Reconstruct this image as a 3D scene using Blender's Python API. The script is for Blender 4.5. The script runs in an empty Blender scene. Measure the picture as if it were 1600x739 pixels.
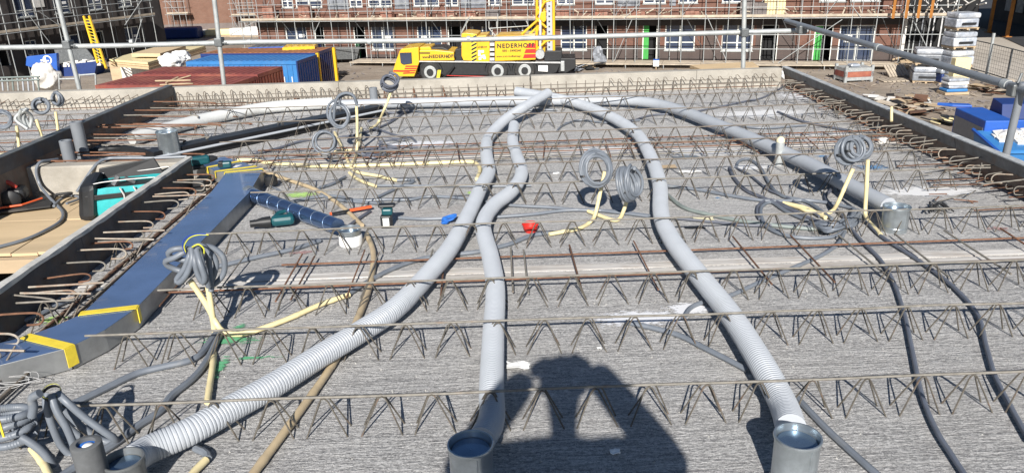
import bpy, bmesh, math, random
from mathutils import Vector, Matrix, noise as mnoise
random.seed(7)
S = bpy.context.scene; COL = S.collection
# ------------------------------------------------------------------ camera
F_PX, CX, CY, ZC = 1200.0, 800.0, 369.5, 1.67
PHI, TH, YAW = math.atan(.03), math.radians(20.57), math.radians(.74)
FW = Vector((math.sin(YAW)*math.cos(TH), math.cos(YAW)*math.cos(TH), -math.sin(TH)))
R0 = Vector((math.cos(YAW), -math.sin(YAW), 0)); U0 = R0.cross(FW)
RT = math.cos(PHI)*R0 - math.sin(PHI)*U0; UP = math.sin(PHI)*R0 + math.cos(PHI)*U0
CAM = Vector((0, 0, ZC))
cd = bpy.data.cameras.new('camera'); cam = bpy.data.objects.new('camera', cd); COL.objects.link(cam)
cd.sensor_width = 36; cd.lens = F_PX/1600*36; cd.clip_start = .05; cd.clip_end = 3000
cam.matrix_world = Matrix(((RT.x, UP.x, -FW.x, 0), (RT.y, UP.y, -FW.y, 0), (RT.z, UP.z, -FW.z, ZC), (0, 0, 0, 1)))
S.camera = cam
# ------------------------------------------------------------------ light
SUN = Vector((.075, .85, -.522)).normalized()          # the way sunlight travels
sl = bpy.data.lights.new('sun', 'SUN'); sl.energy = 5.0; sl.angle = math.radians(.55); sl.color = (1, .955, .89)
so = bpy.data.objects.new('sun', sl); COL.objects.link(so); so.location = (0, -20, 30)
so.rotation_euler = SUN.to_track_quat('-Z', 'Y').to_euler()
w = bpy.data.worlds.new('World'); S.world = w; w.use_nodes = True
nt = w.node_tree; bg = nt.nodes['Background']; sky = nt.nodes.new('ShaderNodeTexSky')
sky.sky_type = 'NISHITA'; sky.sun_disc = False; sky.sun_elevation = math.asin(-SUN.z)
sky.sun_rotation = math.atan2(-SUN.x, -SUN.y); sky.air_density = 1.0; sky.dust_density = .4; sky.ozone_density = 3.0
nt.links.new(sky.outputs[0], bg.inputs[0]); bg.inputs[1].default_value = .05
S.view_settings.view_transform = 'Standard'; S.view_settings.look = 'None'
S.view_settings.exposure = 0.52; S.view_settings.gamma = 1
# ------------------------------------------------------------------ pixel -> place
def ray(px, py): return FW + RT*((px-CX)/F_PX) - UP*((py-CY)/F_PX)
def G(px, py, z=0.):
    d = ray(px, py); return CAM + d*((z-ZC)/d.z)
def GY(px, py, Y):
    d = ray(px, py); return CAM + d*(Y/d.y)
def GX(px, py, X):
    d = ray(px, py); return CAM + d*(X/d.x)
def PL(px, py, p0, n):
    d = ray(px, py); return CAM + d*((p0-CAM).dot(n)/d.dot(n))
# ------------------------------------------------------------------ materials
def _n(t, k, **kw):
    n = t.nodes.new(k)
    for a, b in kw.items(): setattr(n, a, b)
    return n
def ramp(t, fac, stops):
    r = _n(t, 'ShaderNodeValToRGB'); e = r.color_ramp.elements
    while len(e) < len(stops): e.new(.5)
    for i, (p, c) in enumerate(stops):
        e[i].position = p; e[i].color = (c, c, c, 1) if isinstance(c, (int, float)) else (*c, 1)
    t.links.new(fac, r.inputs[0]); return r.outputs[0]
def noise(t, scale, stretch=(1, 1, 1), detail=4, rough=.6, w=0.):
    g = _n(t, 'ShaderNodeNewGeometry'); m = _n(t, 'ShaderNodeMapping')
    m.inputs['Scale'].default_value = stretch; m.inputs['Location'].default_value = (w, w*1.7, w*.6)
    t.links.new(g.outputs['Position'], m.inputs[0])
    n = _n(t, 'ShaderNodeTexNoise'); n.inputs['Scale'].default_value = scale
    n.inputs['Detail'].default_value = detail; n.inputs['Roughness'].default_value = rough
    t.links.new(m.outputs[0], n.inputs['Vector']); return n.outputs['Fac']
def mix(t, fac, a, b, mode='MIX'):
    m = _n(t, 'ShaderNodeMix', data_type='RGBA', blend_type=mode)
    for s_, v in ((0, fac), (6, a), (7, b)):
        if hasattr(v, 'is_linked') or isinstance(v, bpy.types.NodeSocket): t.links.new(v, m.inputs[s_])
        elif s_ == 0: m.inputs[0].default_value = v
        else: m.inputs[s_].default_value = (*v, 1)
    return m.outputs[2]
MATS = {}
def mat(name, col, rough=.6, metal=0., var=.25, scale=9., stretch=(1, 1, 1), dirt=None, dirt_amt=.5, bump=0., bscale=60., spec=.5, bstretch=None, coat=0., alpha=None):
    m = bpy.data.materials.new(name); m.use_nodes = True; t = m.node_tree; b = t.nodes['Principled BSDF']
    c = mix(t, ramp(t, noise(t, scale, stretch, 5), [(.3, 0.), (.7, 1.)]), tuple(x*(1-var) for x in col), tuple(min(1, x*(1+var)) for x in col))
    if dirt: c = mix(t, ramp(t, noise(t, scale*.45, stretch, 8, .7, 3.1), [(1-dirt_amt-.12, 0.), (1-dirt_amt+.12, 1.)]), c, dirt)
    t.links.new(c, b.inputs['Base Color']); b.inputs['Roughness'].default_value = rough
    b.inputs['Metallic'].default_value = metal; b.inputs['Specular IOR Level'].default_value = spec
    b.inputs['Coat Weight'].default_value = coat
    if bump:
        bp = _n(t, 'ShaderNodeBump'); bp.inputs['Strength'].default_value = 1; bp.inputs['Distance'].default_value = bump
        t.links.new(noise(t, bscale, bstretch or stretch, 5, .65, 7.), bp.inputs['Height']); t.links.new(bp.outputs[0], b.inputs['Normal'])
    MATS[name] = m; return m
def slab_material():
    m = bpy.data.materials.new('raked_concrete'); m.use_nodes = True; t = m.node_tree; b = t.nodes['Principled BSDF']
    b.inputs['Roughness'].default_value = .95; b.inputs['Specular IOR Level'].default_value = .25
    fine = noise(t, 23, (.17, 1, 1), 10, .86); mid = noise(t, 7, (.15, 1, 1), 6, .7, 2.); grit = noise(t, 85, (.62, 1, 1), 6, .86, 5.)
    big = noise(t, 1.1, (.5, 1.3, 1), 4, .55, 9.); dots = noise(t, 210, (.85, 1, 1), 2, .7, 15.)
    a = mix(t, ramp(t, fine, [(.42, 0.), (.58, 1.)]), (.42, .415, .415), (.70, .69, .675))
    a = mix(t, ramp(t, grit, [(.44, 0.), (.60, 1.)]), mix(t, .62, a, (.10, .10, .11)), mix(t, .75, a, (.90, .89, .875)))
    a = mix(t, ramp(t, big, [(.38, 0.), (.66, .4)]), a, (.53, .51, .485))
    wl = noise(t, 13, (.11, 1, 1), 9, .74, 41.)
    a = mix(t, ramp(t, wl, [(.475, 0.), (.498, .5), (.502, .5), (.525, 0.)]), a, (.86, .845, .82))
    a = mix(t, ramp(t, noise(t, 5, (.05, 1, 1), 9, .82, 12.), [(.57, 0.), (.68, .55)]), a, (.78, .77, .75))
    g = _n(t, 'ShaderNodeNewGeometry'); mp = _n(t, 'ShaderNodeMapping'); mp.inputs['Scale'].default_value = (.16, 1, 1); t.links.new(g.outputs['Position'], mp.inputs[0])
    wv = _n(t, 'ShaderNodeTexWave', wave_type='BANDS', bands_direction='Y'); wv.inputs['Scale'].default_value = 11; wv.inputs['Distortion'].default_value = 16; wv.inputs['Detail'].default_value = 5; wv.inputs['Detail Scale'].default_value = 2.6; wv.inputs['Detail Roughness'].default_value = .72
    t.links.new(mp.outputs[0], wv.inputs[0]); rake = wv.outputs['Fac']
    a = mix(t, ramp(t, rake, [(.70, 0.), (.97, .34)]), a, (.90, .89, .87)); a = mix(t, ramp(t, rake, [(.03, .22), (.22, 0.)]), a, (.20, .20, .205))
    a = mix(t, ramp(t, dots, [(.32, .85), (.41, 0.)]), a, (.07, .07, .075))
    a = mix(t, ramp(t, noise(t, .8, (.6, 1, 1), 6, .65, 33.), [(.54, 0.), (.70, .32)]), a, (.33, .325, .325))
    a = mix(t, ramp(t, noise(t, 1.7, (.45, 1, 1), 5, .6, 21.), [(.66, 0.), (.80, .20)]), a, (.40, .29, .22))
    t.links.new(a, b.inputs['Base Color'])
    ht = _n(t, 'ShaderNodeMath', operation='ADD'); t.links.new(fine, ht.inputs[0]); t.links.new(mid, ht.inputs[1])
    h2 = _n(t, 'ShaderNodeMath', operation='MULTIPLY_ADD'); t.links.new(grit, h2.inputs[0]); h2.inputs[1].default_value = .75; t.links.new(ht.outputs[0], h2.inputs[2])
    h3 = _n(t, 'ShaderNodeMath', operation='MULTIPLY_ADD'); t.links.new(rake, h3.inputs[0]); h3.inputs[1].default_value = .20; t.links.new(h2.outputs[0], h3.inputs[2]); h2 = h3
    bp = _n(t, 'ShaderNodeBump'); bp.inputs['Distance'].default_value = .015; t.links.new(h2.outputs[0], bp.inputs['Height'])
    t.links.new(bp.outputs[0], b.inputs['Normal']); MATS['slab'] = m; return m
slab_material()
def splat_material(name, col, cover=.5, rough=.6, scale=22., ax=(.5, 1, 1)):
    """paint or plaster soaked into the concrete, ragged where the coating misses"""
    m = bpy.data.materials.new(name); m.use_nodes = True; t = m.node_tree; b = t.nodes['Principled BSDF']
    tr = _n(t, 'ShaderNodeBsdfTransparent'); ms = _n(t, 'ShaderNodeMixShader'); out = t.nodes['Material Output']
    tc = _n(t, 'ShaderNodeTexCoord'); gr = _n(t, 'ShaderNodeTexGradient', gradient_type='SPHERICAL')
    mp = _n(t, 'ShaderNodeMapping'); mp.inputs['Location'].default_value = (-1, -1, 0); mp.inputs['Scale'].default_value = (2, 2, 0)
    t.links.new(tc.outputs['Generated'], mp.inputs[0]); t.links.new(mp.outputs[0], gr.inputs[0])
    ad = _n(t, 'ShaderNodeMath', operation='MULTIPLY_ADD'); t.links.new(gr.outputs[1], ad.inputs[0]); ad.inputs[1].default_value = .42
    t.links.new(noise(t, scale, ax, 6, .72, 4.), ad.inputs[2])
    t.links.new(ramp(t, ad.outputs[0], [(cover, 0.), (cover+.10, .86)]), ms.inputs[0])
    b.inputs['Base Color'].default_value = (*col, 1); b.inputs['Roughness'].default_value = rough
    t.links.new(tr.outputs[0], ms.inputs[1]); t.links.new(b.outputs[0], ms.inputs[2]); t.links.new(ms.outputs[0], out.inputs[0])
    MATS[name] = m; return m
def brick_material(name, c1, c2, mortar, ang, sx=.215, sz=.0625):
    m = bpy.data.materials.new(name); m.use_nodes = True; t = m.node_tree; b = t.nodes['Principled BSDF']
    g = _n(t, 'ShaderNodeNewGeometry'); mp = _n(t, 'ShaderNodeMapping', vector_type='TEXTURE'); mp.inputs['Rotation'].default_value = (0, 0, ang)
    t.links.new(g.outputs['Position'], mp.inputs[0]); sp = _n(t, 'ShaderNodeSeparateXYZ'); t.links.new(mp.outputs[0], sp.inputs[0])
    cb = _n(t, 'ShaderNodeCombineXYZ'); t.links.new(sp.outputs[0], cb.inputs[0]); t.links.new(sp.outputs[2], cb.inputs[1])
    br = _n(t, 'ShaderNodeTexBrick'); br.inputs['Scale'].default_value = 1; br.inputs['Brick Width'].default_value = sx; br.inputs['Row Height'].default_value = sz
    br.inputs['Mortar Size'].default_value = .008; br.inputs['Color1'].default_value = (*c1, 1); br.inputs['Color2'].default_value = (*c2, 1); br.inputs['Mortar'].default_value = (*mortar, 1)
    t.links.new(cb.outputs[0], br.inputs['Vector'])
    c = mix(t, ramp(t, noise(t, 1.3, (1, 1, 1), 5), [(.35, 0.), (.7, .5)]), br.outputs[0], tuple(x*.55 for x in c1))
    t.links.new(c, b.inputs['Base Color']); b.inputs['Roughness'].default_value = .9
    MATS[name] = m; return m
mat('concrete_edge', (.385, .36, .315), .9, var=.14, scale=5, dirt=(.27, .245, .205), dirt_amt=.38, bump=.004, bscale=70)
mat('concrete_top', (.50, .49, .46), .9, var=.15, scale=14, bump=.002)
mat('form_steel', (.06, .063, .074), .55, var=.35, scale=12, dirt=(.10, .065, .045), dirt_amt=.42, bump=.001)
mat('form_right', (.15, .15, .15), .6, var=.3, scale=14, dirt=(.19, .13, .10), dirt_amt=.35, bump=.001)
mat('form_brown', (.17, .13, .105), .7, var=.3, scale=12, dirt=(.20, .10, .06), dirt_amt=.42, bump=.0015)
mat('form_edge', (.36, .375, .385), .6, var=.3, scale=22, dirt=(.60, .60, .58), dirt_amt=.4, bump=.002)
mat('rust', (.175, .085, .05), .85, var=.35, scale=30, dirt=(.27, .15, .09), dirt_amt=.34)
mat('rust_dark', (.12, .062, .038), .85, var=.3, scale=30)
mat('rebar', (.20, .185, .16), .7, var=.3, scale=25, dirt=(.22, .125, .08), dirt_amt=.30)
mat('rebar_web', (.095, .085, .07), .7, var=.35, scale=40, dirt=(.20, .11, .07), dirt_amt=.32)
mat('rebar_grey', (.155, .13, .105), .6, var=.3, scale=25, dirt=(.22, .11, .06), dirt_amt=.3)
mat('rebar_mortar', (.36, .32, .265), .8, var=.25, scale=25, dirt=(.26, .13, .07), dirt_amt=.42)
mat('duct_grey', (.40, .425, .46), .42, var=.05, scale=6, dirt=(.36, .365, .37), dirt_amt=.26, spec=.4)
mat('pipe_white', (.62, .63, .62), .4, var=.05, scale=5, dirt=(.45, .43, .39), dirt_amt=.3)
mat('conduit', (.155, .175, .205), .45, var=.12, scale=14, dirt=(.27, .265, .25), dirt_amt=.28)
mat('conduit_dark', (.105, .115, .145), .5, var=.2, scale=14, dirt=(.2, .19, .18), dirt_amt=.25)
mat('conduit_dk2', (.125, .14, .175), .42, var=.15, scale=14, dirt=(.24, .235, .23), dirt_amt=.25)
mat('conduit_green', (.20, .235, .225), .5, var=.15, scale=14)
mat('cream', (.76, .65, .37), .4, var=.08, scale=18, dirt=(.50, .40, .22), dirt_amt=.28)
mat('tan', (.48, .38, .24), .45, var=.12, scale=10, dirt=(.36, .29, .2), dirt_amt=.36)
mat('galv', (.50, .55, .58), .30, .8, var=.22, scale=16, dirt=(.40, .44, .46), dirt_amt=.5)
mat('lid_sky_tint', (.20, .29, .40), .2, .8, var=.15, scale=6)  # blue of the sky's reflection is mixed into the steel colour
mat('galv_dull', (.40, .42, .42), .55, .3, var=.2, scale=10, dirt=(.5, .49, .46), dirt_amt=.35)
mat('galv_dark', (.16, .17, .175), .5, .4, var=.3, scale=9, dirt=(.25, .25, .24), dirt_amt=.3)
mat('spiral_blue', (.13, .21, .38), .20, .85, var=.15, scale=9)
mat('blue_film', (.15, .235, .42), .27, .5, var=.16, scale=4, dirt=(.16, .25, .46), dirt_amt=.26, bump=.0022, bscale=12, spec=.6, coat=.3)
mat('duct_side', (.30, .31, .315), .42, .6, var=.25, scale=7, dirt=(.21, .21, .20), dirt_amt=.3)
mat('tape', (.80, .62, .05), .4, var=.1, scale=20, bump=.001)
mat('foam_grey', (.11, .115, .12), .95, var=.12, scale=40, bump=.001, bscale=200)
mat('foam_cream', (.78, .72, .48), .9, var=.12, scale=40, bump=.004, bscale=60)
mat('pvc_grey', (.20, .215, .235), .4, var=.1, scale=8, dirt=(.3, .3, .3), dirt_amt=.25)
mat('black', (.016, .017, .019), .5, var=.3, scale=8)
mat('black_duct', (.012, .012, .014), .38, var=.3, scale=6, dirt=(.03, .03, .033), dirt_amt=.3)
mat('rubber', (.028, .028, .028), .8, var=.25, scale=12, dirt=(.10, .09, .08), dirt_amt=.35)
mat('teal', (.025, .37, .39), .65, var=.12, scale=20, bump=.002, bscale=40)
mat('tool_teal', (.008, .075, .09), .42, var=.15, scale=20)
mat('white', (.80, .80, .78), .6, var=.05, scale=10)
mat('white_dirty', (.66, .64, .60), .7, var=.12, scale=8, dirt=(.4, .37, .33), dirt_amt=.35, bump=.004, bscale=20)
mat('red', (.62, .03, .022), .4, var=.12, scale=12)
mat('red_orange', (.72, .12, .035), .5, var=.12, scale=12)
mat('tool_red', (.42, .05, .03), .5, var=.2, scale=12)
mat('plywood', (.58, .44, .27), .75, var=.14, scale=2.5, stretch=(.3, 2.2, 1), dirt=(.45, .35, .23), dirt_amt=.34, bump=.0006)
mat('plank', (.45, .34, .22), .8, var=.2, scale=4, stretch=(.4, 3, 1), dirt=(.33, .26, .18), dirt_amt=.35)
mat('dull_wood', (.24, .20, .16), .9, var=.3, scale=3)
mat('deck', (.47, .40, .31), .85, var=.25, scale=2.5, dirt=(.34, .29, .24), dirt_amt=.4)
mat('sand', (.31, .262, .21), .95, var=.22, scale=.5, dirt=(.22, .17, .13), dirt_amt=.45, bump=.12, bscale=1.6)
mat('road', (.46, .415, .36), .9, var=.12, scale=.3, dirt=(.37, .33, .28), dirt_amt=.4, bump=.004, bscale=4)
mat('asphalt_shaded', (.035, .036, .042), .9, var=.2, scale=1., dirt=(.07, .065, .06), dirt_amt=.25)  # asphalt, darkened so its colour carries shade under the hall roof
mat('yellow', (.74, .44, .025), .35, var=.04, scale=2, coat=.2)
mat('blue', (.02, .10, .42), .5, var=.1, scale=2, dirt=(.04, .14, .42), dirt_amt=.35)
mat('blue_bright', (.04, .19, .46), .5, var=.1, scale=2, dirt=(.10, .22, .42), dirt_amt=.35)
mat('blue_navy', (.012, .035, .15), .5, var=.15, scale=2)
mat('container_red', (.22, .055, .045), .6, var=.2, scale=1.5, dirt=(.36, .13, .08), dirt_amt=.42)
mat('container_rust', (.34, .145, .065), .75, var=.25, scale=1.5, dirt=(.22, .11, .06), dirt_amt=.4)
mat('window_frame', (.74, .75, .70), .5, var=.05, scale=3)
mat('glass', (.04, .055, .095), .08, var=.3, scale=.8, spec=.8)
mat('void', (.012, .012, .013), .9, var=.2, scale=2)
mat('green_panel', (.05, .33, .06), .6, var=.15, scale=3)
mat('green_dark', (.02, .12, .04), .6, var=.15, scale=3)
mat('dark_wall', (.055, .047, .045), .85, var=.3, scale=.9, dirt=(.09, .075, .065), dirt_amt=.35)  # shade on the left block is put into this wall tone
mat('insulation', (.20, .215, .24), .4, var=.35, scale=3, bump=.02, bscale=6)
mat('wrap', (.30, .33, .38), .22, var=.4, scale=3, dirt=(.62, .64, .68), dirt_amt=.42, bump=.03, bscale=4, spec=.8)
mat('wrap_light', (.50, .52, .55), .25, var=.3, scale=4, dirt=(.30, .33, .38), dirt_amt=.45, bump=.04, bscale=4, spec=.8)
mat('orange_steel', (.42, .17, .035), .7, var=.2, scale=3)
mat('brick_pile', (.27, .125, .09), .9, var=.3, scale=4, dirt=(.34, .24, .19), dirt_amt=.4, bump=.01, bscale=10)
mat('brick_grey', (.17, .15, .145), .9, var=.3, scale=4, bump=.01, bscale=10)
mat('skin', (.56, .34, .25), .6, var=.06); mat('jacket', (.04, .05, .09), .85, var=.15, scale=20); mat('trousers', (.03, .03, .035), .9)
mat('hair', (.05, .03, .02), .8); mat('roof_tile', (.10, .10, .11), .8, var=.2, scale=3)
mat('marker_blue', (.03, .16, .55), .5, var=.2, scale=30)
mat('wire_blue', (.02, .05, .3), .4); mat('wire_yellow', (.55, .55, .05), .4); mat('wire_black', (.01, .01, .01), .5)
mat('mesh_light', (.5, .5, .5), .6)
splat_material('paint_green', (.14, .46, .24), .74, scale=60, ax=(.3, 1, 1)); splat_material('paint_lime', (.50, .74, .24), .70, scale=60)
splat_material('plaster_spill', (.82, .83, .86), .62, scale=46, ax=(.5, 1, 1)); splat_material('plaster_thin', (.82, .82, .82), .60, scale=60, ax=(.2, 1, 1)); splat_material('paint_blue', (.16, .34, .58), .76, scale=80)
splat_material('paint_pink', (.48, .30, .29), .78, scale=70)
# ------------------------------------------------------------------ mesh builder
def tag(o, label=None, cat=None, group=None, kind=None):
    for k, v in (('label', label), ('category', cat), ('group', group), ('kind', kind)):
        if v: o[k] = v
    return o
def empty(name, loc, label=None, cat=None, group=None, kind=None):
    o = bpy.data.objects.new(name, None); o.location = loc; o.empty_display_size = .1; COL.objects.link(o)
    return tag(o, label, cat, group, kind)
def wloc(o):
    v = Vector(o.location)
    while o.parent: o = o.parent; v = v + Vector(o.location)
    return v
def adopt(o, parent, loc):
    """all objects are unrotated, so a child's place is the difference of the two bases"""
    if parent is not None: o.parent = parent; o.location = Vector(loc) - wloc(parent)
    else: o.location = loc
def smooth_path(pts, n=8):
    P = [Vector(p) for p in pts]
    if len(P) < 3: 
        return [P[0].lerp(P[-1], i/max(1, n)) for i in range(n+1)]
    P = [P[0]*2-P[1]] + P + [P[-1]*2-P[-2]]; out = []
    for i in range(1, len(P)-2):
        a, b, c, d = P[i-1:i+3]
        for k in range(n):
            t = k/n
            out.append(.5*((2*b)+(c-a)*t+(2*a-5*b+4*c-d)*t*t+(3*b-a-3*c+d)*t**3))
    out.append(P[-2]); return out
def resample(path, step):
    L = [0.]
    for a, b in zip(path, path[1:]): L.append(L[-1]+(b-a).length)
    n = max(2, int(L[-1]/step)); out = []; j = 0
    for k in range(n+1):
        s = L[-1]*k/n
        while j < len(path)-2 and L[j+1] < s: j += 1
        q = (s-L[j])/max(1e-9, L[j+1]-L[j]); out.append(path[j].lerp(path[j+1], min(1, q)))
    return out
class MB:
    def __init__(s, xf=None): s.v = []; s.f = []; s.mi = []; s.xf = xf; s.cur = 0
    def add(s, vs, fs):
        b = len(s.v)
        s.v += [tuple(s.xf @ Vector(p)) if s.xf else tuple(p) for p in vs]
        s.f += [tuple(b+i for i in f) for f in fs]; s.mi += [s.cur]*len(fs)
    def box(s, x0, x1, y0, y1, z0, z1):
        s.add([(x, y, z) for x in (x0, x1) for y in (y0, y1) for z in (z0, z1)],
              [(0, 1, 3, 2), (4, 6, 7, 5), (0, 4, 5, 1), (2, 3, 7, 6), (0, 2, 6, 4), (1, 5, 7, 3)]); return s
    def hexa(s, b, t):
        s.add(list(b)+list(t), [(3, 2, 1, 0), (4, 5, 6, 7)]+[(i, (i+1) % 4, 4+(i+1) % 4, 4+i) for i in range(4)]); return s
    def prism(s, poly, z0, z1):
        n = len(poly); s.add([(p[0], p[1], z0) for p in poly]+[(p[0], p[1], z1) for p in poly],
              [tuple(reversed(range(n))), tuple(range(n, 2*n))]+[(i, (i+1) % n, n+(i+1) % n, n+i) for i in range(n)]); return s
    def extr(s, poly, d):
        n = len(poly); d = Vector(d); P = [Vector(p) for p in poly]
        s.add(P+[p+d for p in P], [tuple(reversed(range(n))), tuple(range(n, 2*n))]+[(i, (i+1) % n, n+(i+1) % n, n+i) for i in range(n)]); return s
    def tube(s, path, r, seg=8, caps=True, up=(0, 0, 1), rfun=None, sx=1., sy=1.):
        P = [Vector(p) for p in path]; n = len(P); vs = []; fs = []; u = None
        for i, p in enumerate(P):
            t = (P[min(n-1, i+1)]-P[max(0, i-1)]).normalized()
            if u is None:
                u = Vector(up); u = u-t*u.dot(t)
                if u.length < .1: u = Vector((1, 0, 0))-t*t.x
            else: u = u-t*u.dot(t)
            u.normalize(); v = t.cross(u); rr = r if rfun is None else rfun(i)
            for k in range(seg):
                a = 2*math.pi*k/seg; vs.append(p+(u*math.cos(a)*sy+v*math.sin(a)*sx)*rr)
        for i in range(n-1):
            for k in range(seg):
                a, b = i*seg+k, i*seg+(k+1) % seg; fs.append((a, b, b+seg, a+seg))
        if caps: fs += [tuple(reversed(range(seg))), tuple(range((n-1)*seg, n*seg))]
        s.add(vs, fs); return s
    def lathe(s, c, prof, seg=24, ax=(0, 0, 1), cap=True):
        c = Vector(c); ax = Vector(ax).normalized(); u = ax.orthogonal().normalized(); v = ax.cross(u); vs = []; fs = []
        for r, h in prof:
            for k in range(seg):
                a = 2*math.pi*k/seg; vs.append(c+ax*h+(u*math.cos(a)+v*math.sin(a))*r)
        for i in range(len(prof)-1):
            for k in range(seg):
                a, b = i*seg+k, i*seg+(k+1) % seg; fs.append((a, b, b+seg, a+seg))
        if cap: fs += [tuple(reversed(range(seg))), tuple(range((len(prof)-1)*seg, len(prof)*seg))]
        s.add(vs, fs); return s
    def build(s, name, m, parent=None, smooth=False, label=None, cat=None, group=None, kind=None, bevel=0):
        xs = [p[0] for p in s.v]; ys = [p[1] for p in s.v]; zs = [p[2] for p in s.v]
        base = Vector(((min(xs)+max(xs))/2, (min(ys)+max(ys))/2, min(zs)))
        me = bpy.data.meshes.new(name); me.from_pydata([(p[0]-base.x, p[1]-base.y, p[2]-base.z) for p in s.v], [], s.f)
        for k in (m if isinstance(m, (list, tuple)) else [m]): me.materials.append(MATS[k])
        me.polygons.foreach_set('material_index', s.mi)
        bm = bmesh.new(); bm.from_mesh(me); bmesh.ops.recalc_face_normals(bm, faces=bm.faces); bm.to_mesh(me); bm.free()
        if smooth: me.polygons.foreach_set('use_smooth', [True]*len(me.polygons)); me.set_sharp_from_angle(angle=math.radians(40))
        o = bpy.data.objects.new(name, me); COL.objects.link(o); adopt(o, parent, base)
        if bevel:
            bv = o.modifiers.new('bevel', 'BEVEL'); bv.width = bevel; bv.segments = 2; bv.limit_method = 'ANGLE'
        return tag(o, label, cat, group, kind)
_unit = {}
def bar(name, a, b, r, m, parent=None, seg=8, **kw):
    """a straight round bar; bars of one material share one unit mesh"""
    k = (m, seg)
    if k not in _unit:
        me = bpy.data.meshes.new(name); vs = []; 
        for z in (0, 1): vs += [(math.cos(2*math.pi*i/seg), math.sin(2*math.pi*i/seg), z) for i in range(seg)]
        me.from_pydata(vs, [], [tuple(reversed(range(seg))), tuple(range(seg, 2*seg))]+[(i, (i+1) % seg, seg+(i+1) % seg, seg+i) for i in range(seg)])
        me.materials.append(MATS[m]); me.polygons.foreach_set('use_smooth', [False, False]+[True]*seg); _unit[k] = me
    a, b = Vector(a), Vector(b); o = bpy.data.objects.new(name, _unit[k]); COL.objects.link(o); adopt(o, parent, a)
    d = b-a; o.rotation_mode = 'QUATERNION'; o.rotation_quaternion = d.to_track_quat('Z', 'Y'); o.scale = (r, r, d.length)
    return tag(o, **kw)
def dup_mesh(src, name, loc, parent=None, rot=0, scale=None):
    o = src.copy(); COL.objects.link(o); o.name = name
    o.parent = None; adopt(o, parent, loc); o.rotation_euler = (0, 0, rot)
    if scale: o.scale = scale
    return o
def J(a): return random.uniform(-a, a)
def FR(o, ang, z=0.): return Matrix.Translation(Vector((o[0], o[1], z if len(o) < 3 else o[2]))) @ Matrix.Rotation(ang, 4, 'Z')
# ================================================================== SETTING
GZ = -5.8
MB().prism([(-400, 18), (400, 18), (400, 900), (-400, 900)], GZ-.4, GZ).build('site_ground', 'sand', kind='structure')
MB().prism([(-400, -200), (400, -200), (400, 17.998), (-400, 17.998)], GZ-.4, GZ-.003).build('ground', 'sand', kind='structure')
# the floor under construction: precast planks on a base, open at the stairwell
XR, XL, XL2, YF = 3.5, -2.37, -3.87, 9.28
floor = empty('floor_slab', (0, 5, -.3), kind='structure')
joints = [-1.15, 1.35, 3.88, 6.42, 9.28]
for a, b in zip(joints, joints[1:]):
    x0 = XL-.02 if b < 6.4 else XL2
    if a < 6.4 < b: x0 = XL2
    if b == 6.42:
        MB().box(XL-.02, XR+.05, a+.006, 6.298, -.07, 0).build('concrete_plank', 'slab', floor)
        MB().box(XL2, XR+.05, 6.302, b-.006, -.07, 0).build('concrete_plank', 'slab', floor)
    else: MB().box(x0, XR+.05, a+.006, b-.006, -.07, J(.0015)).build('concrete_plank', 'slab', floor)
for a, b in ((6.30, 7.8), (7.8, 9.28)):
    MB().box(-9.5, XL2-.05, a+.006, b-.006, -.07, 0).build('concrete_plank', 'slab', floor)
MB().box(XL-.02, XR+.04, -1.14, 6.0, -.30, -.072).build('floor_base', 'concrete_top', floor)
MB().box(-9.5, XR+.04, 6.32, 9.27, -.30, -.072).build('floor_base', 'concrete_top', floor)
def band_material():
    m = bpy.data.materials.new('trowelled_joint'); m.use_nodes = True; t = m.node_tree; b = t.nodes['Principled BSDF']; b.inputs['Roughness'].default_value = .85
    a = mix(t, ramp(t, noise(t, 60, (.02, 1, 1), 4, .6, 3.), [(.35, 0.), (.65, 1.)]), (.38, .36, .335), (.66, .64, .61))
    a = mix(t, ramp(t, noise(t, 9, (.3, 1, 1), 6, .7, 8.), [(.5, 0.), (.65, .6)]), a, (.36, .31, .265)); t.links.new(a, b.inputs['Base Color'])
    bp = _n(t, 'ShaderNodeBump'); bp.inputs['Distance'].default_value = .004; t.links.new(noise(t, 70, (.03, 1, 1), 4, .6, 3.), bp.inputs['Height']); t.links.new(bp.outputs[0], b.inputs['Normal']); MATS['joint'] = m
band_material()
for jy in (3.88, 6.42):
    for s_ in (-1, 1):
        q = MB(); n = 120; vs = []; fs = []; x0 = XL+.02 if jy < 6 else XL2+.02
        for i in range(n+1):
            x = x0+(XR-.02-x0)*i/n; w_ = .085+.022*mnoise.noise(Vector((x*2.3, jy*s_, 0)))+.012*mnoise.noise(Vector((x*13, jy, s_)))
            vs += [(x, jy+s_*.008, -.004), (x, jy+s_*.011, .0035), (x, jy+s_*w_, .003), (x, jy+s_*(w_+.006), -.002)]
        for i in range(n):
            for k in range(3): fs.append((i*4+k, i*4+k+1, i*4+k+5, i*4+k+4))
        q.add(vs, fs); q.build('joint_band', 'joint', floor)
# the storey below, closed off so that nothing shows through
lower = MB(); lower.box(-9.4, XR, -1.1, 9.2, GZ, -.95); lower.build('lower_storey', 'dark_wall', kind='structure')
# ------------------------------------------------------------------ edges of the pour
WT = .235
def hook_mesh(m, name='hairpin_bar', L=.2, drop=.085, back=.55, r=.0042, seg=6):
    p = [(0, 0, 0), (L*.5, 0, .002), (L*.80, 0, .001), (L*.90, 0, -drop*.04), (L*.97, 0, -drop*.2), (L, 0, -drop*.5), (L*.97, 0, -drop*.8), (L*.90, 0, -drop), (L*(1-back), 0, -drop*1.02)]
    b = MB(); b.tube(smooth_path(p, 3), r, seg); return b
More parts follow.
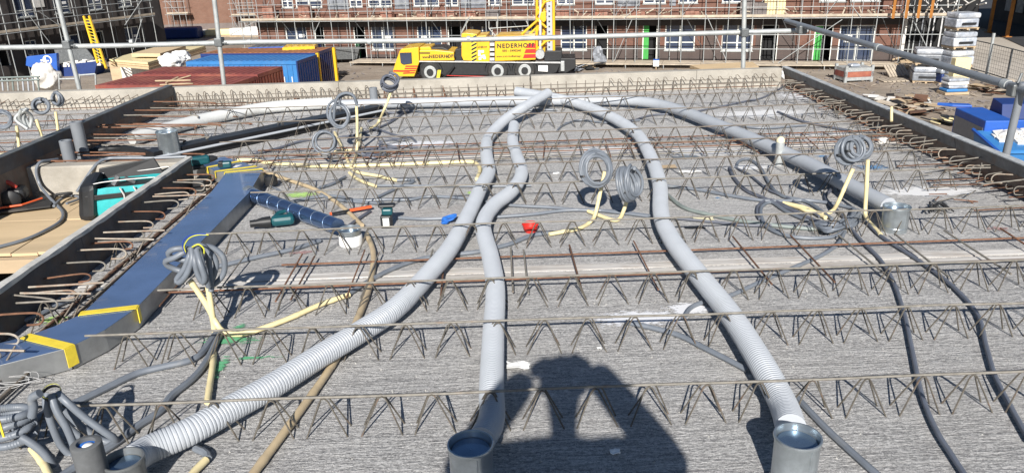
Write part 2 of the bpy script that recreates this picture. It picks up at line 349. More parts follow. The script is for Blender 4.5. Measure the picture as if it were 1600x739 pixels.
# right edge
rw = empty('edge_formwork', (XR, 5, 0), 'dark steel edge formwork with brown rusty inner face along the right side of the floor', 'formwork')
ys = [2.0, 4.3, 5.62, 6.85, YF+.02]
for a, b in zip(ys, ys[1:]):
    q = MB(); q.extr([(XR, a+.002, 0.001), (XR-.055, a+.002, WT), (XR-.015, a+.002, WT), (XR+.04, a+.002, -.3), (XR+.0, a+.002, -.3)], (0, b-a-.004, 0)); q.build('form_panel', 'form_brown' if a > 4 else 'form_right', rw)
    MB().box(XR-.075, XR-.012, a+.002, b-.002, WT+.001, WT+.012).build('top_flange', 'form_edge', rw, bevel=.003)
    # the upper darker band of the sheet
    q = MB(); q.extr([(XR-.038, a+.003, .150), (XR-.060, a+.003, WT-.002), (XR-.055, a+.003, WT-.002), (XR-.033, a+.003, .150)], (0, b-a-.006, 0)); q.build('face_band', 'form_right', rw)
base = hook_mesh('rebar_mortar', L=.17, drop=.058, back=.42, r=.0036).build('hairpin_bar', ['rebar_mortar'], rw, smooth=True)
hm = base.data; hm2 = hm.copy(); hm2.materials.clear(); hm2.materials.append(MATS['rebar'])
def place_hook(parent, x, y, z, flip, s=1., m=None, tilt=0.):
    o = bpy.data.objects.new('hairpin_bar', m or hm); COL.objects.link(o); adopt(o, parent, (x, y, z))
    o.scale = (s, s, s); o.rotation_euler = (J(.25)+tilt, J(.08), (math.pi if flip else 0)+J(.22)); return o
y = 3.9; k = 0
while y < 9.0:
    place_hook(rw, XR-.03-.07, y, .075+J(.012), True, random.uniform(.8, 1.1), hm2 if k % 3 else hm)
    bar('hairpin_bar', (XR-.02, y+.03, .06+J(.01)), (XR-.16+J(.05), y+.03+J(.03), .05+J(.02)), .0045, 'rust', rw, 6)
    if k % 5 == 2: bar('hairpin_bar', (XR-.02, y+.05, .17), (XR-.34+J(.05), y+.06+J(.05), .145), .0045, 'rebar', rw, 6); 
    if k % 7 == 4: bar('hairpin_bar', (XR-.13, y, .17), (XR-.13, y+.01, .0), .004, 'rebar', rw, 6)
    y += random.uniform(.095, .135); k += 1
bpy.data.objects.remove(base)
for yy in (4.55, 5.1, 5.2, 5.6, 6.6): bar('tie_bar', (XR-.42+J(.1), yy, .03), (XR-.02, yy+J(.04), .035), .005, 'rust_dark', rw, 6)
# left edge beside the stairwell
lw = empty('edge_formwork', (XL, 4, 0), 'dark edge formwork with pale concrete top between stairwell and blue duct', 'formwork')
ys = [1.9, 3.02, 4.1, 5.0, 5.78]
for a, b in zip(ys, ys[1:]):
    MB().box(XL-.035, XL, a+.0015, b-.0015, -.3, WT-.012).build('form_panel', 'form_steel', lw)
q = MB(); n = 46; vs = []; fs = []
for i in range(n+1):
    a = 1.9+3.9*i/n; w0, w1, h = J(.002), J(.003), .009+J(.003); vs += [(XL-.043+w0, a, WT-.0115), (XL-.040+w0, a, WT+h*.8), (XL-.015, a, WT+h), (XL+.004+w1, a, WT+h*.7), (XL+.008+w1, a, WT-.014+J(.006))]
for i in range(n):
    for k in range(4): fs.append((i*5+k, i*5+k+1, i*5+k+6, i*5+k+5))
    fs.append((i*5+4, i*5, i*5+5, i*5+9))
fs += [(0, 1, 2, 3, 4), (n*5+4, n*5+3, n*5+2, n*5+1, n*5)]
q.add(vs, fs); q.build('mortar_crust', 'concrete_top', lw)
yk = 2.45; k = 0
hb = hook_mesh('rebar', L=.25, drop=.05, back=.30, r=.0048).build('hairpin_bar', ['rebar'], lw, smooth=True)
hb2 = hb.data.copy(); hb2.materials.clear(); hb2.materials.append(MATS['rebar_mortar']); hb3 = hb.data.copy(); hb3.materials.clear(); hb3.materials.append(MATS['rust'])
while yk < 5.7:
    place_hook(lw, XL+.115, yk, .105+J(.012), False, random.uniform(.9, 1.1), (hb.data, hb2, hb3)[k % 3], J(.1))
    yk += random.uniform(.125, .19); k += 1
bpy.data.objects.remove(hb)
for i in range(9):
    x = XL+.13+i*.028+J(.008); z = .012+(i % 3)*.014
    bar('edge_bar', (x+J(.03), 2.2+J(.2), z), (x+J(.03), 5.75+J(.2), z+J(.005)), .0065, ('rebar_grey', 'rebar_mortar', 'rust_dark', 'galv_dark')[i % 4], lw, 6)
for yy in (2.9, 3.45, 3.52, 4.2, 4.3, 5.0): bar('tie_bar', (XL+.02, yy, .17), (XL+.36, yy+.03+J(.05), .155), .0055, 'rebar_mortar', lw, 6); bar('tie_bar', (XL+.3, yy+.02, .16), (XL+.24+J(.1), yy-.1+J(.05), .0), .0045, 'rebar_grey', lw, 6)
# second wall further left
l2 = empty('edge_formwork', (XL2, 7.5, 0), 'dark grey steel edge formwork with rusty bars across it, beyond the stairwell', 'formwork')
for a, b in ((5.0, 6.9), (6.9, 8.2), (8.2, YF-.02)):
    MB().box(XL2-.05, XL2, a+.0015, b-.0015, -.3, WT+.02).build('form_panel', 'form_brown', l2)
    q = MB(); q.box(XL2+.001, XL2+.012, a+.002, b-.002, .14, WT+.022).build('face_band', 'form_steel', l2)
    MB().box(XL2-.052, XL2+.014, a+.002, b-.002, WT+.0225, WT+.03).build('top_flange', 'galv_dark', l2)
yy = 6.2
while yy < 9.1:
    L_ = random.uniform(.6, 1.25); z = random.choice([.03, .06, .10, .145]); s = .0065
    q = MB(); p = [(XL2-.75*random.random()*0+.01, yy, z+.03), (XL2+.3, yy+J(.02), z+.02), (XL2+L_, yy+J(.05), z), (XL2+L_+.05, yy, z-.02)]
    q.tube(smooth_path(p, 5), s, 6); q.build('cross_bar', random.choice(['rust', 'rust', 'rebar']), l2, smooth=True)
    yy += random.uniform(.075, .14)
for yy in (6.35, 6.6, 6.9, 7.3, 7.8, 8.3): bar('cross_bar', (XL2-1.2+J(.3), yy, .06), (XL2-.06, yy+.02, .07), .006, 'rust', l2, 6)
# far edge: low concrete upstand in panels, with starter bars in front
fw = empty('edge_upstand', (0, YF, 0), 'low beige concrete upstand running along the far edge of the floor', 'upstand')
for a, b in ((-9.5, -6.2), (-6.2, -3.9), (-3.9, -1.9), (-1.9, .39), (.402, 2.4), (2.4, 3.43)):
    MB().box(a+.001, b-.001, YF, YF+.12, -.3, WT-.01+J(.003)).build('concrete_panel', 'concrete_edge', fw, bevel=.006)
def stirrup(kind):
    b = MB()
    if kind == 0: p = [(0, 0, -.02), (0, 0, .12), (.004, -.0, .165), (.03, -.02, .172), (.05, -.05, .12), (.065, -.08, -.01)]
    elif kind == 1: p = [(0, 0, -.02), (0, 0, .165)]
    elif kind == 2: p = [(0, 0, -.02), (0, 0, .17), (.04, -.01, .145), (.055, -.02, .125)]
    else: p = [(.02, 0, -.02), (0, 0, .155), (-.012, -.01, .16), (-.10, -.02, .12)]
    b.tube(smooth_path(p, 2) if kind != 1 else p, .0048, 5); return b.build('starter_bar', 'rebar_grey', fw, smooth=True)
st = [stirrup(i) for i in range(4)]
X = -9.0; k = 0
while X < 3.35:
    kd = 3 if X < -3.95 else (0 if X < -1.2 else (1 if X < 1.3 else 2))
    o = bpy.data.objects.new('starter_bar', st[kd].data); COL.objects.link(o); c = st[kd]
    adopt(o, fw, (X, YF-.09+J(.01), -.02)); o.rotation_euler = (J(.06), J(.07), J(.12)); o.scale = (1, 1, random.uniform(.92, 1.06))
    X += .107+J(.008)
for o in st: bpy.data.objects.remove(o)
for z, yo in ((.035, -.12), (.085, -.11), (.13, -.10)): 
    for a, b in ((-9.3, -4.0), (-3.8, -.6), (-.75, 3.35)): bar('longitudinal_bar', (a, YF+yo, z), (b, YF+yo, z+.004), .004, 'rebar_grey' if z > .05 else 'rust', fw, 5)
for X in (-1.35, -.98, -.62): 
    for j in range(3): bar('starter_bar', (X+J(.02), YF-.1, 0), (X+J(.03), YF-.12, .14+J(.03)), .005, 'rust', fw, 5)
# stairwell: concrete downstand and plywood platform
sw = empty('stairwell_upstand', (-3.3, 6.3, -.25), 'pale concrete upstand with green chalk marks behind the teal tool bag', 'upstand')
MB().box(-4.0, XL-.05, 6.16, 6.299, -.4, .105).build('concrete_panel', 'concrete_edge', sw, bevel=.012)
for (a, b), m in (((188, 250), 'paint_lime'), ((212, 247), 'paint_green'), ((242, 249), 'paint_lime')):
    c = GY(a, b, 6.157); MB().box(c.x-.05, c.x+.05, 6.157, 6.159, c.z-.03, c.z+.03).build('chalk_mark', m, sw)
MB().box(-4.08, -4.005, 2.2, 6.30, -.7, -.17).build('stairwell_wall', 'dark_wall', kind='structure')
pf = empty('plywood_platform', (-3.2, 4.8, -.2), 'tan plywood sheets and planks covering the stairwell left of the formwork', 'platform')
PZ = -.15
for (x0, x1, y0, y1, z) in ((-6.5, -3.36, 5.55, 6.15, PZ), (-3.355, XL-.06, 5.55, 6.15, PZ), (-3.12, XL-.06, 4.86, 5.546, PZ+.003), (-2.66, XL-.06, 4.36, 4.855, PZ+.001), (-3.30, -3.124, 4.86, 5.546, PZ-.004), (-6.5, -3.304, 4.86, 5.546, PZ), (-2.66, XL-.055, 2.0, 4.356, PZ-.002)):
    MB().box(x0, x1, y0, y1, z-.022, z).build('plywood_sheet', 'plywood', pf, bevel=.002)
MB().box(-6.5, -2.67, 4.80, 4.855, PZ-.12, PZ-.026).build('joist', 'plank', pf)
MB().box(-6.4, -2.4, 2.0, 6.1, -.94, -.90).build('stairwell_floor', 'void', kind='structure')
# ================================================================== GIRDERS
def girder(Y, x0, x1, label, pitch=.2, off=0., h=.150, m='rebar', twist=0.):
    root = empty('lattice_girder', ((x0+x1)/2, Y, 0), label, 'lattice girder', 'lattice girders standing out of the raked floor')
    b = MB(); n = int((x1-x0)/.35)+2
    path = [Vector((x0+(x1-x0)*i/(n-1), Y+J(.003), h+J(.004))) for i in range(n)]
    b.tube(smooth_path(path, 2), .0052, 6, up=(0, 1, 0)); b.build('top_chord', m, root, smooth=True)
    for s in (-1, 1):
        b = MB(); pts = []; x = x0+.04+off
        while x+pitch < x1:
            j = J(.009)
            pts += [(x, Y+s*.042, -.03), (x+.070+j, Y+s*.011, h-.020), (x+.078+j, Y+s*.009, h-.007), (x+.088+j, Y+s*.008, h-.003), (x+.098+j, Y+s*.009, h-.007), (x+.106+j, Y+s*.011, h-.020), (x+.176, Y+s*.042, -.03)]
            x += pitch
        for i in range(0, len(pts), 7): b.tube(pts[i:i+7], .0033, 5, caps=False, up=(0, 1, 0))
        b.build('web_wire', 'rebar_web', root, smooth=True)
    return root
rows = [
 (2.446, -3.0, 3.6, 'lattice girder nearest the camera, crossing the shadow of the photographer', .0),
 (3.009, G(128,531,.145).x, 3.9, 'lattice girder just beyond the white plaster spill, second from the camera', .06),
 (3.474, G(248,453,.145).x, 3.42, 'lattice girder in front of the two long rusty bars, third from the camera', .11),
 (4.276, G(327,361,.145).x, 3.42, 'lattice girder passing just beyond the red bowl and the white wrapped can', .03),
 (5.082, -1.72, 3.40, 'lattice girder in front of the black battery tool, below the cream conduits', .09),
 (5.607, -1.95, 3.40, 'lattice girder whose chord passes beside the cream pipe bend at the middle duct', .14),
 (6.139, -2.30, 3.40, 'lattice girder passing behind the big upright cable coil in the middle', .02),
 (6.644, -2.45, 3.40, 'lattice girder running over the strip of rusty mesh bars', .08),
 (7.45, -3.1, 3.40, 'lattice girder crossing between the black flat duct and the gloved coil', .05),
 (8.195, -3.5, 3.40, 'lattice girder lying right in front of the long pale straight pipe', .12),
 (8.773, -3.7, 3.40, 'lattice girder furthest from the camera, close to the concrete upstand', .01),
 (3.39, XL+.03, -2.06, 'short girder end poking out left of the blue duct near its yellow tape', .0),
 (4.20, XL+.03, -2.05, 'short girder end between formwork and blue duct, level with the tool bag', .0),
 (7.0, -9.2, XL2-.08, 'lattice girder left of the far formwork, nearest of the pair behind the grey coils', .05),
 (8.2, -9.2, XL2-.08, 'lattice girder left of the far formwork, close to the concrete upstand', .1)]
for Y, x0, x1, lab, off in rows: girder(Y, x0, x1, lab, off=off, m='rebar' if Y < 5.3 else 'rebar_grey')
# ------------------------------------------------------------------ rusty bars over the plank joints
def mesh_strip(label, pts_long, cross, parent_y):
    r = empty('reinforcement_bars', (0, parent_y, 0), label, 'rebar mat')
    for a, b, rad, m in pts_long: bar('long_bar', a, b, rad, m, r, 6)
    for a, b, rad, m in cross: bar('cross_bar', a, b, rad, m, r, 6)
    return r
ya = G(800, 404, .03).y; yb = G(800, 437, .03).y
L = [((-1.25, ya+.01, .036), (3.42, ya+.03, .036), .0055, 'rust'), ((G(262,455,.03).x, yb-.02, .036), (3.42, yb+.02, .036), .0055, 'rust')]
Cb = []
for px in (462, 487, 560, 577, 678, 699, 828, 846): Cb.append((G(px, 400, .03), Vector((0, .38+J(.06), 0)), None))
C2 = []
for x in [-1.75, -1.5, -1.17, -1.08, -.80, -.73, -.42, -.32, .05, .115, .39, .78, 1.36, 1.68, 1.98, 2.28, 2.6, 2.9, 3.2]:
    C2.append(((x+J(.01), yb-.16+J(.03), .028), (x+J(.02), ya+.13+J(.04), .05+J(.01)), .0055 if random.random() < .6 else .0045, random.choice(['rust', 'rebar', 'rust_dark'])))
mesh_strip('two long rusty bars with short crosswise bars lying over the joint between floor planks', L, C2, (ya+yb)/2)
L = []; C2 = []
for yy in (6.22, 6.40, 6.56, 6.78): L.append(((-2.3+J(.2), yy, .032), (3.42, yy+J(.02), .032), .0055, 'rust' if yy > 6.3 else 'rebar'))
for i in range(22):
    x = -2.1+i*.25+J(.05)
    if -.15 < x < 0: continue
    C2.append(((x, 6.12+J(.05), .042), (x+J(.07), 6.72+J(.07), .045), .0045, random.choice(['rust', 'rust_dark', 'rebar'])))
for x in (1.02, 1.25, 1.9, 2.4, -1.0): C2.append(((x, 6.2, .05), (x+.22, 6.75, .055), .005, 'rust_dark'))
mesh_strip('strip of thin rusty mesh bars across the middle of the floor, beyond the cable coils', L, C2, 6.45)
r = empty('loose_bars', (2.5, 5.2, 0), 'tangle of thin tie bars near the lower end of the right formwork', 'rebar')
for i in range(16):
    a = G(random.uniform(1440, 1590), random.uniform(255, 322), .03); bar('tie_bar', a, a+Vector((J(.22), J(.12), J(.03))), .004, random.choice(['rust', 'rebar', 'rebar_grey']), r, 5)
r = empty('loose_bars', (2.2, 6.9, 0), 'tangle of thin tie bars beside the two white lumps near the right formwork', 'rebar')
for i in range(14):
    a = G(random.uniform(1290, 1420), random.uniform(160, 225), .03); bar('tie_bar', a, a+Vector((J(.35), J(.12), J(.03))), .004, random.choice(['rust', 'rebar', 'rebar_grey']), r, 5)
# ================================================================== VENTILATION DUCTS
def path_g(pts, z=.05, n=8):
    return smooth_path([G(p[0], p[1], p[2] if len(p) > 2 else z) for p in pts], n)
def corrugated(name, pts, R, label, pitch=.0135, depth=.0032, m='duct_grey', z=.05, seg=20, sub=4):
    P = resample(path_g(pts, z), pitch/sub); b = MB()
    dd = [0, 0, 0, depth]
    b.tube(P, R, seg, rfun=lambda i: R-dd[i % sub]); return b.build(name, m, smooth=False if sub < 3 else True, label=label, cat='ventilation duct', group='grey flexible ventilation ducts')
RD = .051
def shade(o):
    for p in o.data.polygons: p.use_smooth = True
# centre lines follow the photograph
d1 = corrugated('flexible_duct', [(205,719,.10),(232,702,.075),(300,672),(370,633),(430,600),(500,556),(560,520),(620,480),(668,430),(705,385),(735,330),(752,292),(764,268),(760,240),(764,215,.06),(790,187,.11),(822,166,.16),(856,146,.19)], RD, 'grey corrugated duct from bottom left can curving up to the crossing of the ducts', z=.082)
d2 = corrugated('flexible_duct', [(752,688,.10),(768,655,.07),(768,600),(771,520),(774,450),(766,400),(755,352),(771,322),(800,298),(815,270),(806,240),(801,220),(803,196)], RD*.96, 'grey corrugated duct from the middle can, winding up with an S bend', z=.082)
d3 = corrugated('flexible_duct', [(1236,668,.10),(1222,628,.07),(1185,560),(1140,490),(1092,430),(1050,375),(1033,335),(1030,285),(1014,240),(990,205),(940,176),(880,156,.09),(806,143,.15)], RD*1.02, 'grey corrugated duct from the right can, arching left over the other ducts', z=.085)
b = MB(); P = smooth_path([G(x, y_, z) for x, y_, z in [(1388,322,.09),(1330,292,.09),(1262,256,.09),(1195,226,.09),(1130,199,.09),(1060,172,.09),(1010,160,.09),(950,157,.08),(800,158,.08),(640,161,.08),(520,164,.08)]], 8)
P = resample(P, .010); b.tube(P, .054, 20, rfun=lambda i: .054-.0018*(i % 2)); b.build('flexible_duct', 'duct_grey', smooth=True, label='grey duct from the far right can straight along the far edge', cat='ventilation duct', group='grey flexible ventilation ducts')
b = MB(); P = [G(520, 161, .08), G(430, 167, .08), G(372, 176, .08), G(300, 191, .08), G(206, 217, .075)]; P = smooth_path(P, 6)
n0 = len(P); b.tube(P, .062, 20, caps=False); b.tube(P[-4:], .056, 20, caps=False); b.build('rigid_pipe', 'pipe_white', smooth=True, label='smooth pale pipe with an open end beside the upright silver can', cat='pipe')
b = MB(); P = smooth_path([G(660, 163, .04), G(900, 157, .04), G(985, 156, .05)], 8)
def steel_can(px, py, rz, R, label, m='galv', H=None, tilt=(0, 0), wrap=None, cap=None, z0=0.):
    c = G(px, py, rz); root = empty('metal_can', (c.x, c.y, z0), label, 'metal can', 'short galvanised duct spouts standing on the floor')
    ax = Vector((tilt[0], tilt[1], 1)).normalized(); bs = Vector((c.x, c.y, z0)); H = rz-z0
    MB().lathe(bs, [(R, 0), (R, H*.5), (R, H-.02), (R+.004, H-.012), (R+.0055, H-.006), (R+.004, H), (R-.001, H), (R-.004, H-.012), (R-.004, .02)], 40, ax, cap=False).build('shell', m, root, smooth=True)
    MB().lathe(bs, [(R-.0045, H-.03), (R-.008, H-.024), (.001, H-.022)], 32, ax, cap=False).build('inner_disc', 'lid_sky_tint', root, smooth=True)
    MB().lathe(bs, [(R+.001, H*.16), (R+.003, H*.16+.004), (R+.001, H*.16+.008)], 40, ax, cap=False).build('bead', m, root, smooth=True)
    MB().tube([bs+Vector((.3*R, -.955*R, .005)), bs+Vector((.3*R, -.955*R, H-.02))], .0022, 5).build('seam', m, root)
    if wrap: MB().lathe(bs, [(R+.004, .004), (R+.006, .01), (R+.0055, H*.62), (R+.003, H*.66)], 32, ax, cap=False).build('wrap', wrap, root, smooth=True)
    return root
steel_can(1247, 680, .20, .070, 'galvanised can at the lower end of the right corrugated duct')
steel_can(735, 692, .20, .070, 'galvanised can at the lower end of the middle corrugated duct')
steel_can(192, 716, .15, .060, 'galvanised can behind the dark foam pipe at the lower left', m='galv_dark')
steel_can(1402, 322, .155, .075, 'galvanised can at the end of the far right grey duct')
steel_can(260, 205, .27, .088, 'tall silver can standing beside the open pale pipe')
steel_can(546, 357, .105, .066, 'low can with white paper wrap where the blue spiral pipe ends', wrap='white')
# blue spiral pipe
a, bb = G(392, 304, .07), G(528, 354, .075)
root = empty('spiral_pipe', (a.x, a.y, 0), 'blue wrapped spiral steel pipe from the flat duct to the white wrapped can', 'duct')
MB().tube([a.lerp(bb, i/30) for i in range(31)], .050, 24).build('pipe_body', 'spiral_blue', root, smooth=True)
q = MB(); ax = (bb-a).normalized(); u = ax.orthogonal().normalized(); v = ax.cross(u)
for t0 in range(8):
    pts = [a.lerp(bb, .05+.125*t0+.02*math.sin(2*math.pi*k/20))+(u*math.cos(2*math.pi*k/20)+v*math.sin(2*math.pi*k/20))*.0505 for k in range(21)]; q.tube(pts, .0018, 5, caps=False)
q.build('seam', 'galv', root, smooth=True)
MB().lathe(a-ax*.05, [(.052, 0), (.058, .01), (.058, .05), (.052, .06)], 24, ax).build('collar', 'galv', root, smooth=True)
# flat duct under blue film
fd = empty('flat_duct', (-1.95, 4.2, 0), 'long flat rectangular duct under blue film with yellow tape', 'ventilation duct')
DH = .11
def xy(px, py): p = G(px, py, DH); return (p.x, p.y)
def duct_piece(poly):
    q = MB(); q.prism(poly, .004, DH-.001); q.build('duct_body', 'duct_side', fd, bevel=.003)
    q = MB(); q.prism(poly, DH-.0008, DH+.0006); return q.build('blue_film', 'blue_film', fd)
main = [(-2.0, 3.32), (-1.765, 3.37), (-1.775, 5.23), (-1.85, 5.83), (-2.115, 5.765), (-2.055, 5.26)]
duct_piece(main)
duct_piece([(-1.763, 3.362), (-2.002, 3.312), (-2.06, 3.20), (-2.14, 3.10), (-1.89, 2.985), (-1.81, 3.14)])
duct_piece([(-2.145, 3.095), (-1.895, 2.98), (-2.32, 2.72), (-3.3, 2.15), (-3.35, 2.42), (-2.42, 2.93)])
duct_piece([(-1.86, 5.845), (-1.935, 5.92), (-2.2, 5.80), (-2.12, 5.775)])
duct_piece([(-1.94, 5.925), (-2.11, 6.10), (-2.31, 5.94), (-2.205, 5.805)])
duct_piece([(-2.115, 6.105), (-2.30, 6.28), (-2.52, 6.10), (-2.315, 5.945)])
def tape_band(p, q, wdt=.045, drop=.075, dropq=None):
    a, b = Vector((*p, DH+.003)), Vector((*q, DH+.003)); d = (b-a).normalized(); nn = Vector((-d.y, d.x, 0))*wdt/2
    r = MB(); r.hexa([a-nn, b-nn, b+nn, a+nn], [x+Vector((0, 0, .0025)) for x in (a-nn, b-nn, b+nn, a+nn)])
    for e, s in ((b, 1), (a, -1)):
        o = e+d*s*.001; r.hexa([o-nn, o+d*s*.004-nn, o+d*s*.004+nn, o+nn][::s], [x-Vector((0, 0, drop)) for x in ([o-nn, o+d*s*.004-nn, o+d*s*.004+nn, o+nn][::s])])
    r.build('tape_band', 'tape', fd)
tape_band((-2.005, 3.315), (-1.760, 3.366)); tape_band((-2.145, 3.10), (-1.888, 2.982), .05, .09)
tape_band((-2.125, 5.77), (-1.855, 5.84), .03, .05); tape_band((-2.21, 5.805), (-1.932, 5.925), .03, .05); tape_band((-2.32, 5.943), (-2.108, 6.108), .03, .05)
c = Vector((-2.1, 5.93)); MB().prism([(c.x-.09, c.y-.03), (c.x+.02, c.y+.0), (c.x+.04, c.y+.06), (c.x-.06, c.y+.04)], DH+.001, DH+.002).build('paper_label', 'white', fd)
MB().box(-2.33, -2.24, 5.62, 5.80, .005, .095).build('clamp', 'black', fd, bevel=.01)
q = MB(); q.lathe(G(424, 288, .02), [(.05, 0), (.05, .05), (.03, .07)], 18); q.build('rubber_plug', 'black', None, smooth=True, label='black rubber plug beside the corner of the flat blue duct', cat='plug')
# black flat duct across the back
bd = empty('black_duct', (-1.9, 7.2, 0), 'long black flat duct lying at an angle below the far pale pipe', 'ventilation duct')
a, b_ = G(232, 236, .12), G(592, 164, .12); d = (b_-a).normalized(); nn = Vector((-d.y, d.x, 0))*.085
MB().hexa([a-nn-Vector((0,0,.11)), b_-nn-Vector((0,0,.11)), b_+nn-Vector((0,0,.11)), a+nn-Vector((0,0,.11))], [a-nn, b_-nn, b_+nn, a+nn]).build('duct_body', 'black_duct', bd, bevel=.006)
bar('edge_strip', a-nn*1.5-Vector((0,0,.04)), b_-nn*1.45-Vector((0,0,.04)), .012, 'duct_grey', bd, 8)
for px, py in ((446, 205), (300, 240)):
    c = G(px, py, 0); MB().box(c.x-.07, c.x-.06, c.y-.02, c.y+.03, 0, .10).build('bracket', 'galv_dark', bd); MB().box(c.x-.07, c.x+.03, c.y-.03, c.y+.04, .002, .007).build('bracket_foot', 'galv_dark', bd)
q = MB(); q.tube(path_g([(238,240,.05),(190,232,.05),(150,236,.04),(125,240,.03)]), .03, 10, rfun=lambda i: .03+J(.006)); q.tube(path_g([(200,248,.03),(160,248,.03),(120,258,.02)]), .022, 8); q.build('pipe_sleeve', 'black', None, smooth=True, label='crumpled black sleeve lying between the grey pipe stubs and silver can', cat='sleeve')
# ================================================================== PIPE STUBS
def stub(px, pyb, pyt, R, m, label, cap=None, collar=None, open_top=True, z0=0.):
    c = G(px, pyb, z0); t = GY(px, pyt, c.y); H = t.z-z0; root = empty('pipe_stub', c, label, 'pipe stub', 'pipe stubs sticking up from the floor')
    if open_top: MB().lathe(c, [(R, 0), (R, H-.003), (R-.004, H), (R*.62, H), (R*.60, H-.05), (.001, H-.05)], 28, cap=False).build('tube', m, root, smooth=True)
    else: MB().lathe(c, [(R, 0), (R, H)], 24).build('tube', m, root, smooth=True)
    if cap: MB().lathe(c+Vector((0, 0, H-.004)), [(R*.98, 0), (R*1.05, .015), (R*.8, .035), (R*.3, .045)], 18).build('foam_plug', cap, root, smooth=True)
    if collar: MB().lathe(c, [(R+.004, 0), (R+.006, .05), (R*.6, .07)], 24).build('collar', collar, root, smooth=True)
    return root, c, H
stub(132, 250, 190, .052, 'pvc_grey', 'grey plastic pipe stub, taller and further back of the two by the stairwell')
stub(112, 263, 219, .050, 'pvc_grey', 'grey plastic pipe stub, nearer of the two by the stairwell')
stub(586, 172, 137, .045, 'pvc_grey', 'grey ribbed pipe stub in front of the far upstand', collar='black')
stub(1216, 258, 222, .032, 'galv_dull', 'thin metal stub with a cream foam tip beside the far right duct', cap='foam_cream', open_top=False)
stub(14, 276, 247, .075, 'galv', 'wide silver stub with a domed cream foam cap at the left edge', cap='foam_cream', open_top=False)
r_, c, H = stub(160, 790, 690, .046, 'foam_grey', 'dark foam insulated pipe stub with blue and white core at bottom left')
MB().lathe(c+Vector((0, 0, H-.03)), [(.027, 0), (.027, .018), (.001, .022)], 20).build('core', 'marker_blue', r_, smooth=True)
MB().lathe(c+Vector((.006, -.004, H-.009)), [(.017, 0), (.012, .004), (.001, .005)], 10).build('core', 'white', r_, smooth=True)
